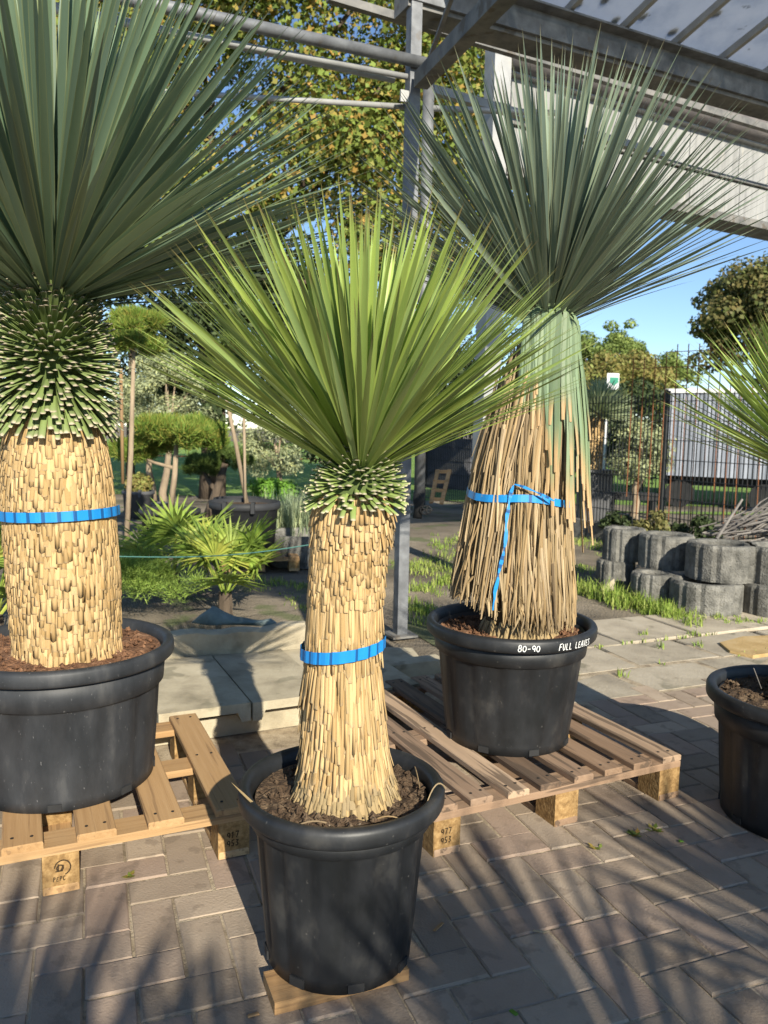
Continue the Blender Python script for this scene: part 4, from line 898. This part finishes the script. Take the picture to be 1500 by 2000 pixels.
# grasses, bright shrub, windmill palm, feathery plant
def blades(name, spots, m, o=None, lean=.5, seed=1, w=.006, kind=None, nseg=3):
    rg = np.random.default_rng(seed); VV = []; R_ = []
    for (x, y, z, rr, h, n) in spots:
        for i in range(n):
            a = rg.uniform(0, 2 * pi); q = rr * sqrt(rg.random()); b = np.array((x + q * cos(a), y + q * sin(a), z)); hd = rg.uniform(0, 2 * pi); L = h * rg.uniform(.5, 1.15); le = lean * rg.uniform(.1, 1.2)
            dr = np.array((cos(hd), sin(hd), 0)); sd = np.array((-sin(hd), cos(hd), 0)); rr_ = rg.random()
            m1 = b + np.array((0, 0, L * .55)) + dr * L * le * .3; m2 = b + np.array((0, 0, L * (1 - le * .35))) + dr * L * le * .85
            VV.append([b - sd * w, b + sd * w, m1 + sd * w * .8, m1 - sd * w * .8]); R_.append(rr_); VV.append([m1 - sd * w * .8, m1 + sd * w * .8, m2 + sd * w * .1, m2 - sd * w * .1]); R_.append(rr_)
    ob = reg(bpy.data.objects.new(name, bigmesh(name, np.array(VV), 4, MT[m], {'rnd': np.array(R_)})), o)
    if kind: tag(ob, kind=kind)
    return ob
def clump(name, px_, py_, Y, rr, h, n, m, label, seed, w=.006, lean=.6, z=None):
    c = D(px_, py_, Y); z = 0 if z is None else z; o = empty(name, (c[0], Y, z), label, 'plant')
    blades('foliage', [(c[0], Y, z, rr, h, n)], m, o, lean, seed, w); return o
clump('silver_grass', 585, 1010, 7.6, .34, .52, 1100, 'silver', 'silvery grass clump left of the front yucca trunk', 3, w=.006, z=.08)
clump('silver_grass', 545, 1000, 8.4, .3, .42, 700, 'silver', 'silvery grass clump next to the bright green shrub', 4, w=.006, z=.05)
c = D(530, 965, 9); o = empty('bright_shrub', (c[0], 9, 0), 'bright green low shrub behind the black tubs', 'shrub'); leafcloud('foliage', blobs_in((c[0], 9, .45), (.34, .25, .18), 14, .12, 3), 2600, .05, 'bright', o, 6)
tag(MB().lathe([(.001, 0), (.3, 0), (.34, .28), (.3, .28), (.28, .2), (.001, .2)], (D(590, 1040, 7.0)[0], 7.0, -.01), 20).build('planter_trough', MT['ring'], None), 'dark concrete planter ring below the silvery grass', 'planter')
def palm(base, n, L, seed, label):
    o = empty('windmill_palm', base, label, 'palm'); rg = np.random.default_rng(seed); b = np.array(base, float)
    MB().tube([b, b + (0, 0, .16)], [.05, .04], 8).build('trunk', MT['bark'], o)
    for k in range(n):
        az = k * 2.39996 + rg.normal(0, .2); el = radians(rg.uniform(20, 75)); d = np.array((cos(az) * cos(el), sin(az) * cos(el), sin(el))); st = L * rg.uniform(.5, .85)
        hub = b + (0, 0, .14) + d * st; mb = MB(); mb.tube([b + (0, 0, .12), (b + (0, 0, .14) + hub) / 2 + (0, 0, .02), hub], .006, 5, rnd=rg.random())
        X, Y, Z = frame(d, (0, 0, 1)); ns = 20; q = rg.random()
        for j in range(ns):
            a = radians(-115 + 230 * j / (ns - 1)); dd = Z * cos(a) + X * sin(a) + Y * rg.uniform(-.06, .12); dd /= np.linalg.norm(dd); ll = L * rg.uniform(.55, .72) * (1 - .2 * abs(a) / 2); sd = np.cross(dd, Y); sd /= np.linalg.norm(sd); w = .0135
            p1 = hub + dd * ll * .45; p2 = hub + dd * ll - np.array((0, 0, ll * .14)); mb.add([hub - sd * .003, hub + sd * .003, p1 + sd * w, p1 + Y * .008, p1 - sd * w, p2], [(0, 1, 2, 3), (0, 3, 4), (3, 2, 5), (4, 3, 5)], rnd=(q * .6 + rg.random() * .4) % 1)
        mb.build('frond', MT['palm'], o)
g = G(440, 1205); palm((g[0], g[1], 0), 15, .46, 5, 'windmill palm with green fan leaves behind the raised slabs')
g = G(330, 1190); palm((g[0] - .1, g[1] + .5, 0), 12, .5, 6, 'windmill palm close to the tallest yucca trunk')
g = D(-10, 1180, 4.2); palm((g[0] - .0, 4.2, 0), 12, .6, 8, 'windmill palm half hidden left of the tallest yucca')
g = G(300, 1215); o = empty('feathery_shrub', (g[0], g[1], 0), 'feathery bright green shrub behind the widest pot', 'shrub')
leafcloud('foliage', blobs_in((g[0] - .1, g[1] + .1, .2), (.36, .22, .2), 26, .11, 13, low=-.3), 16000, .035, 'fern', o, 14, 'needle', up=.7, thick=.8)
# teal tarp bundle
g = G(450, 1214, .26); tp = MB(); n = 22
for i in range(n):
    s = i / (n - 1); x = -.2 + .43 * s; r = .8 * np.interp(s, [0, .1, .25, .35, .5, .75, .92, 1], [.004, .03, .06, .045, .026, .018, .027, .004])
    for j in range(12): a = 2 * pi * j / 12; rr = r * (1 + .35 * sin(3 * a + 9 * s) * (.6 + .4 * sin(11 * s))); tp.add([(g[0] + x + .0, g[1] + .06 + rr * cos(a) * 1.4 - .03 * s, .235 + max(0.0, r * .75 + rr * sin(a)))], [])
tp.F = [(i * 12 + j, i * 12 + (j + 1) % 12, (i + 1) * 12 + (j + 1) % 12, (i + 1) * 12 + j) for i in range(n - 1) for j in range(12)]
tag(tp.build('tarp', MT['tarp'], None, True), 'crumpled teal plastic tarp lying on the concrete kerb', 'tarp')
# string stretched between the trunks
a = D(235, 1087, 3.6); b = D(640, 1058, 3.9)
tag(MB().tube([a + (b - a) * s + np.array((0, 0, -.03 * sin(pi * s))) for s in np.linspace(-.5, 1.2, 18)], .003, 5).build('guide_string', MT['twine'], None, True), 'thin teal guide string in front of the palms', 'string')

# ================================================================== FENCES, TRAILER, PLANTERS (right background)
F0 = np.array((.5, 12.75)); fd = np.array((2.42 - .57, 9.3 - 12.7)); fd /= np.linalg.norm(fd)
def fence_panel(a0, a1, h, label, z0=.12):
    p = F0 + fd * a0; q = F0 + fd * a1; o = empty('mesh_fence', (*p, 0), label, 'fence', 'dark mesh fence panels along the yard')
    nb = 0; L = a1 - a0; mb = MB()
    for i in range(int(L / .05) + 1):
        c = p + fd * min(i * .05, L); mb.bar((*c, z0), (*c, h), .008, .008, up=(fd[0], fd[1], 0))
    mb.build('upright_wires', MT['wire'], o); mb = MB()
    for z in np.arange(z0 + .02, h, .2):
        for s in (-.006, .006): mb.bar((p[0] + s, p[1], z), (q[0] + s, q[1], z), .007, .007)
    mb.build('cross_wires', MT['wire'], o)
    MB().bar((*p, -.03), (*p, h + .03), .045, .03, up=(fd[0], fd[1], 0)).build('fence_post', MT['wire'], o)
FLB = ['mesh fence panel behind the leaning wooden rack', 'mesh fence panel right of the leaning rack', 'mesh fence panel behind the skirted yucca', 'mesh fence panel in front of the boxed yucca', 'mesh fence panel in front of the trailer front edge', 'mesh fence panel in front of the trailer side']
aP = min(np.linspace(2, 7, 400), key=lambda a: abs(pix((*(F0 + fd * a), 1.))[0] - 1299))
for k in range(4): fence_panel(aP + (k - 2) * 2.4, aP + (k - 1) * 2.4 - .03, 1.62, FLB[k + 1])
kb = empty('kerb_stones', (*F0, 0), 'dark kerb stones along the foot of the mesh fence', 'kerb')
for k in range(12):
    p = F0 + fd * (2.2 + k * .42) + np.array((-fd[1], fd[0])) * -.08; MB().box((p[0], p[1], .08), (.40, .12, .22), rz=atan2(fd[1], fd[0])).build('kerb_stone', MT['ring'], kb)
# slate panel and leaning rack
c0 = D(835, 855, 12.6); c1 = D(922, 850, 12.0); bt = D(880, 955, 12.3)[2]
tag(MB().bar((c0[0], c0[1], (c0[2] + bt) / 2), (c1[0], c1[1], (c0[2] + bt) / 2), .06, c0[2] - bt).build('slate_panel', MT['slate'], None), 'dark grey board standing behind the mesh fence', 'board')
rk = empty('leaning_rack', D(855, 985, 10.6), 'small weathered wooden rack leaning against the fence', 'rack')
r0_, r1_ = D(842, 982, 10.5), D(855, 918, 10.9); s0, s1 = D(862, 984, 10.5), D(878, 918, 10.9)
MB().bar(r0_, r1_, .05, .03).build('side_rail', MT['wood'], rk); MB().bar(s0, s1, .05, .03).build('side_rail', MT['wood'], rk)
for s in (.12, .38, .64, .95): MB().bar(r0_ + (r1_ - r0_) * s - (.03, .0, 0), s0 + (s1 - s0) * s + (.03, 0, 0), .03, .045).build('rung', MT['wood'], rk)
# trailer
tb0 = D(1300, 760, 13.5); T = empty('trailer', (tb0[0], 13.5, 0), 'long white corrugated trailer coloured in bluish shade behind the mesh fence', 'trailer')
td = np.array((.88, -.47)); zt2 = tb0[2]; zb2 = D(1305, 928, 13.5)[2]; TL = 5.0
q = np.array((tb0[0], 13.5)); mb = MB(); ncor = 100
v = []
for i in range(ncor + 1):
    p = q + td * TL * i / ncor + np.array((-td[1], td[0])) * (-.018 if i % 4 in (1, 2) else .0); v += [(*p, zb2), (*p, zt2 - .06)]
mb.add(v, [(2 * i, 2 * i + 2, 2 * i + 3, 2 * i + 1) for i in range(ncor)]).build('side_wall', MT['trailer'], T)
nrm = np.array((-td[1], td[0])); e = q + td * TL
body = MB().add([(*(p_ + nrm * o_), z) for z in (zb2 + .01, zt2) for p_, o_ in ((q, .03), (e, .03), (e, 2.2), (q, 2.2))], BOXF).build('box_body', MT['trailer'], T)
MB().bar((*(q - nrm * .01), zt2 - .03), (*(e - nrm * .01), zt2 - .03), .05, .07).build('top_rail', MT['white'], T)
MB().bar((*(q - nrm * .01 + td * .02), zb2), (*(q - nrm * .01 + td * .02), zt2), .07, .07, up=(nrm[0], nrm[1], 0)).build('corner_post', MT['dark'], T)
MB().bar((*(q + nrm * .3), zb2 - .08), (*(e + nrm * .3), zb2 - .08), .2, .16).build('chassis', MT['dark'], T)
for s in (.3, 1.6, 3.2, 4.4):
    p = q + td * s + nrm * .15; MB().tube([(p[0] - nrm[0] * .1, p[1] - nrm[1] * .1, zb2 / 2 - .05), (p[0] + nrm[0] * .1, p[1] + nrm[1] * .1, zb2 / 2 - .05)], max(.08, zb2 / 2 - .03), 18).build('wheel', MT['dark'], T)
# rusty reinforcing rods
RO = empty('rebar_mat', G(1330, 1060), 'rusty reinforcing steel rods standing upright in front of the trailer', 'rebar')
Yr = 8.1
for k in range(13):
    x = 1238 + 21.5 * k; top = 700 - 3.2 * k if k < 4 else 672 - (k - 4) * .5; bot = 820 + 35 * k if k < 4 else 930
    bx_ = x - (bot - top) * .055 - 8
    MB().tube([D(x, top, Yr), D(bx_, bot + 150, Yr)], .005, 6).build('rod', MT['rust'], RO)
for y_, x0, x1 in ((690, 1300, 1500), (722, 1236, 1500)): MB().tube([D(x0, y_ - 2, Yr + .02), D(x1, y_ - 12, Yr + .02)], .004, 5).build('cross_rod', MT['rust'], RO)
# road sign
sp = D(1197, 745, 16); SG = empty('road_sign', (sp[0], 16, 0), 'small white sign with green emblem on a pale pole', 'sign')
MB().tube([(sp[0] - .08, 16.03, -.02), (sp[0] - .08, 16.03, sp[2] + .16)], .035, 8).build('pole', MT['white'], SG)
MB().box((sp[0], 16, sp[2]), (.24, .02, .32)).build('plate', MT['white'], SG)
MB().add([(sp[0] + .02 + .085 * x, 15.985, sp[2] + .09 * z) for x, z in ((-1, .9), (1, .9), (1, -.2), (0, -1), (-1, -.2))], [(0, 1, 2, 3, 4)]).build('emblem', MT['green'], SG)
# background yucca in a grey planter
c = D(1160, 975, 11.0); cx = c[0]; tbz = D(1160, 965, 11)[2]
BY = empty('yucca', (cx, 11.0, .3), 'pale-trunked yucca in a grey box planter behind the mesh fence', 'yucca', YG)
tz0 = D(1155, 925, 11)[2]; tz1 = D(1160, 818, 11)[2]; tr5 = Trunk([(cx - .04, 11, tz0 - .1, .115), (cx - .02, 11, tz1, .11), (cx, 11, tz1 + .14, .06)])
tr5.core(BY, 'straw', 0); scales(BY, None, tr5, lambda z: (.05, .02, .08, 6, .006, 'straw'), 'straw', seed=51, nobj=0)
fan(BY, (cx, 11, tz1 + .08), (.04, 0, 1), .5, .014, 100, 420, 'silver', nobj=0, seed=52, powr=.6, r0=.06)
PB = empty('box_planter', (cx, 11, 0), 'grey square planter with rim behind the mesh fence', 'planter')
MB().box((cx, 11, (tz0) / 2), (.36, .36, tz0 + .06), taper=1.12).build('box', MT['greypot'], PB); MB().box((cx, 11, tz0 + .04), (.46, .46, .04)).build('rim', MT['greypot'], PB)
# low dark bench / trough behind fence
c = D(1235, 960, 11.5); tag(MB().box((c[0], 11.5, .3), (.7, .25, .1)).box((c[0] - .3, 11.5, .12), (.06, .2, .26)).box((c[0] + .3, 11.5, .12), (.06, .2, .26)).build('bench', MT['dark'], None), 'low dark bench behind the mesh fence', 'bench')
# concrete planting rings
def ringstone(c, rz, R, h, z0, label, deep=1.0):
    mb = MB(); n = 48; rg_ = np.random.default_rng(int(c[0] * 997))
    def rr(t): q = abs(((t / (2 * pi) * 12) % 1) - .5); return -.012 if q > .44 else .002 * sin(t * 5)
    mb.lathe([(R - .07, 0.02), (R - .004, 0.0), (R, .02), (R, h - .02), (R - .01, h), (R - .06, h), (R - .075, h - .015), (R - .075, h - .09), (.001, h - .09)], (c[0], c[1], z0), n, lambda t, r, z, i: rr(t) if 1 <= i <= 4 else 0)
    o = mb.build('planting_ring', MT['ring']); return tag(o, label, 'planting ring', 'concrete planting rings stacked two high')
def GP(x, y): return G(x, y)[:2]
low = [(GP(1212, 1150), .15), (GP(1290, 1182), .16), (GP(1405, 1205), .24)]
lbl = ['lower planting ring at the far end of the stack', 'lower planting ring in the middle of the stack', 'lower planting ring at the near end of the stack']
for k, (p, R) in enumerate(low): ringstone((p[0], p[1] + R), 0, R, .225, -.02, lbl[k])
upx = [(1228, 1150, .165), (1316, 1170, .2), (1432, 1200, .235), (1548, 1208, .235)]
lbl = ['upper planting ring at the far end of the stack', 'second upper planting ring from the far end', 'broad upper planting ring below the heap of dry canes', 'upper planting ring at the edge of the cane heap']
for k, (x, y, R) in enumerate(upx): p = GP(x, y); ringstone((p[0], p[1] + R + .01), 0, R, .25, .205, lbl[k])
p = GP(1548, 1212); ringstone((p[0], p[1] + .25), 0, .23, .225, -.02, 'lower planting ring under the edge of the cane heap')
# heap of dry canes on the rings
rg = np.random.default_rng(77); hp = D(1470, 1060, 6.0); mb = MB()
for k in range(150):
    a = rg.uniform(-.3, 1.25); L = rg.uniform(.3, .75); s = np.array((hp[0] + rg.uniform(-.3, .55), hp[1] + rg.uniform(-.25, .35), .40 + rg.uniform(0, .16))); d = np.array((cos(a), rg.uniform(-.4, .4), abs(sin(a)) * .62 * rg.uniform(.2, 1))); d /= np.linalg.norm(d)
    mb.tube([s, s + d * L * .5 + (0, 0, .02), s + d * L - (0, 0, .03)], [.006, .006, .003], 5, rnd=rg.random())
tag(tag(mb.build('dry_canes', MT['drystick']), 'tangled heap of dry grey canes on the planting rings', 'canes'), kind='stuff')
cn = D(1400, 1052, 5.7); tag(MB().tube([cn, D(1450, 975, 5.75)], [.012, .008], 7).build('cane', MT['drystick']), 'single pale cane leaning out of the cane heap', 'cane')
ch = G(1185, 1160); tag(MB().add([ch + np.array(v_) for v_ in ((-.09, -.02, -.01), (.07, -.02, 0), (.05, 0, .12), (.0, .02, .08), (-.07, .05, -.01), (.07, .06, 0), (.05, .06, .12))], [(0, 1, 2, 3), (0, 3, 4), (1, 5, 6, 2), (2, 6, 3), (3, 6, 5, 4)]).build('stone_chip', MT['concrete']), 'pale broken stone chip at the far foot of the planting rings', 'stone')
# weeds along the fence
for k, (px_, py_, Y, h, n, mm, lb) in enumerate(((1278, 985, 7.6, .5, 260, 'weedbrown', 'tall dry weed in front of the trailer edge'), (1300, 1020, 7.8, .34, 420, 'hedge', 'dark weed clump at the fence foot'), (1210, 1010, 8.8, .3, 380, 'hedge', 'dark weed clump left of the tall dry weed'), (1380, 1010, 7.4, .4, 420, 'hedge', 'dark weed clump behind the planting rings'))):
    c = D(px_, py_, Y); o = empty('weed', (c[0], Y, 0), lb, 'weed', 'weeds along the fence'); leafcloud('foliage', blobs_in((c[0], Y, h * .55), (.22 if k else .12, .15, h * .5), 16, .09, 200 + k, low=-1), n * 6, .045, mm, o, 210 + k, thick=.9)
    MB().tube([(c[0], Y, -.03), (c[0] + .02, Y, h)], [.008, .004], 5).build('stem', MT['bamboo'], o)
# far rail fence at the left
ff = empty('rail_fence', D(420, 960, 15), 'thin brown rod fence behind the olive trees', 'fence'); mb = MB()
for k in range(90): x = D(210, 900, 15)[0] + k * .06; mb.bar((x, 15, -.03), (x, 15, .62), .012, .012)
mb.build('rods', MT['rust'], ff); MB().bar((D(210, 900, 15)[0], 15, .6), (D(210, 900, 15)[0] + 5.4, 15, .6), .03, .02).build('rail', MT['rust'], ff)

# ================================================================== GRASS, LITTER
spots = []
rg = np.random.default_rng(5)
def patch(x0, y0, x1, y1, n, h, spread=25, cnt=14, r=.06):
    for i in range(n):
        s = rg.random(); p = G(x0 + (x1 - x0) * s + rg.normal(0, spread), y0 + (y1 - y0) * s + rg.normal(0, spread * .35)); spots.append((p[0], p[1], -.02, r, h * rg.uniform(.6, 1.2), cnt))
patch(1140, 1150, 1360, 1215, 60, .11, 14, 22); patch(1170, 1165, 1300, 1200, 26, .16, 10, 20); patch(1360, 1205, 1500, 1215, 22, .06, 12, 14)
patch(805, 1110, 905, 1080, 46, .06, 22, 16, .12); patch(800, 1170, 850, 1215, 26, .07, 12, 14); patch(820, 1150, 880, 1130, 22, .09, 15, 12)
patch(1110, 1055, 1180, 1065, 26, .07, 16, 12, .1); patch(1130, 1100, 1170, 1140, 16, .05, 14, 9); patch(840, 1060, 900, 1050, 20, .06, 18, 12)
patch(500, 1130, 600, 1140, 20, .05, 20, 10, .1); patch(560, 1160, 600, 1185, 8, .04, 10, 8)
for q in range(26): p = edgeP + edged * rg.uniform(.1, 1.7) + edgen * rg.choice([.34, .735, .735]); spots.append((p[0], p[1], -.01, .02, .035, 5))
for x, y in ((1350, 1240), (1365, 1262), (1290, 1265), (1215, 1320), (1255, 1240), (1440, 1215)): p = G(x, y); spots.append((p[0], p[1], -.005, .03, .05, 12))
tag(tag(blades('grass', spots, 'grass', None, .8, 8, .0035), 'green grass and weeds growing in dirt and joints', 'grass'), kind='stuff')
def weed(px_, py_, label, n=14, s=.02, seed=1):
    p = G(px_, py_); o = empty('joint_weed', p, label, 'weed', 'little weeds in the paving joints'); rg_ = np.random.default_rng(seed); mb = MB()
    for k in range(n):
        a = rg_.uniform(0, 2 * pi); d = np.array((cos(a), sin(a), rg_.uniform(.1, .6))); L = s * rg_.uniform(.5, 1.2); e = np.array((-sin(a), cos(a), 0)) * L * .3; b = p + np.array((rg_.uniform(-.012, .012), rg_.uniform(-.008, .008), 0))
        mb.add([b, b + d * L * .5 + e, b + d * L, b + d * L * .5 - e], [(0, 1, 2, 3)], rnd=rg_.random())
    mb.build('leaves', MT['maple'], o)
weed(256, 1712, 'small dark weed between pavers near the fresh pallet', 8, .024, 1); weed(1240, 1632, 'weed in the joint in front of the right pot', 16, .024, 2); weed(1280, 1622, 'weed closest to the pot beside the weathered pallet', 14, .022, 3); weed(1165, 1658, 'tiny weed in the joint near the middle pallet block', 9, .018, 4)
def chip(px_, py_, a, L, w, m, label, z=.004, name='wood_chip'):
    p = G(px_, py_); tag(MB().box((0, 0, 0), (L, w, .003), taper=.8).build(name, MT[m], None, m=Matrix.Translation((p[0], p[1], z)) @ Matrix.Rotation(a, 4, 'Z') @ Matrix.Rotation(.06, 4, 'Y')), label, 'litter', 'litter lying on the paving')
chip(857, 1812, 1.0, .045, .007, 'wood', 'orange wood splinter right of the front pot'); chip(495, 1985, .5, .025, .008, 'wood', 'curled orange chip left of the plank'); chip(1055, 1822, -.1, .035, .004, 'dead', 'thin straw piece on a paver'); chip(1003, 1980, 2.2, .02, .009, 'bright', 'fresh green leaf scrap on the paving', name='leaf_scrap'); chip(1330, 1645, .2, .014, .009, 'bright', 'green leaf scrap near the joint weeds', name='leaf_scrap'); chip(880, 1745, .4, .012, .005, 'wood', 'tiny pale chip near the pallet block')
# dry leaf ends lying in the front pot
v, cv, f, t, e_ = BL[3]; L = .085; X, Y, Z = frame(G(440, 1522, .45) - G(505, 1575, .40), (0, 0, 1)); vv = (v * np.array((.06, .06, 1)) + cv) * L; b = G(508, 1582, .405)
tag(MB().add(vv[:, :1] * X + vv[:, 1:2] * Y + vv[:, 2:] * Z + b, f, t=t).build('fallen_leaf', MT['strawgrey']), 'dry grey leaf sticking over the rim of the front pot', 'leaf', 'litter in the front pot')
for k, (p_, q_) in enumerate((((1000 - 130, 1540), (830, 1580)), ((640, 1608), (560, 1625)), ((735, 1600), (800, 1612)), ((805, 1490), (820, 1540)))):
    a = G(*p_, .42 if k in (0,) else .395); b = G(*q_, .40); m_ = (a + b) / 2 + np.array((0, 0, .03 if k == 0 else .012))
    tag(MB().tube([(1 - q) ** 2 * a + 2 * q * (1 - q) * (2 * m_ - (a + b) / 2) + q * q * b for q in np.linspace(0, 1, 9)], np.linspace(.002, .001, 9), 5).build('dry_stalk', MT['dead']), ['dry stalk arching over the right rim of the front pot', 'dry stalk on the soil at the front rim', 'dry stalk lying below the front yucca trunk', 'dry stalk leaning by the front trunk base'][k], 'stalk', 'litter in the front pot')
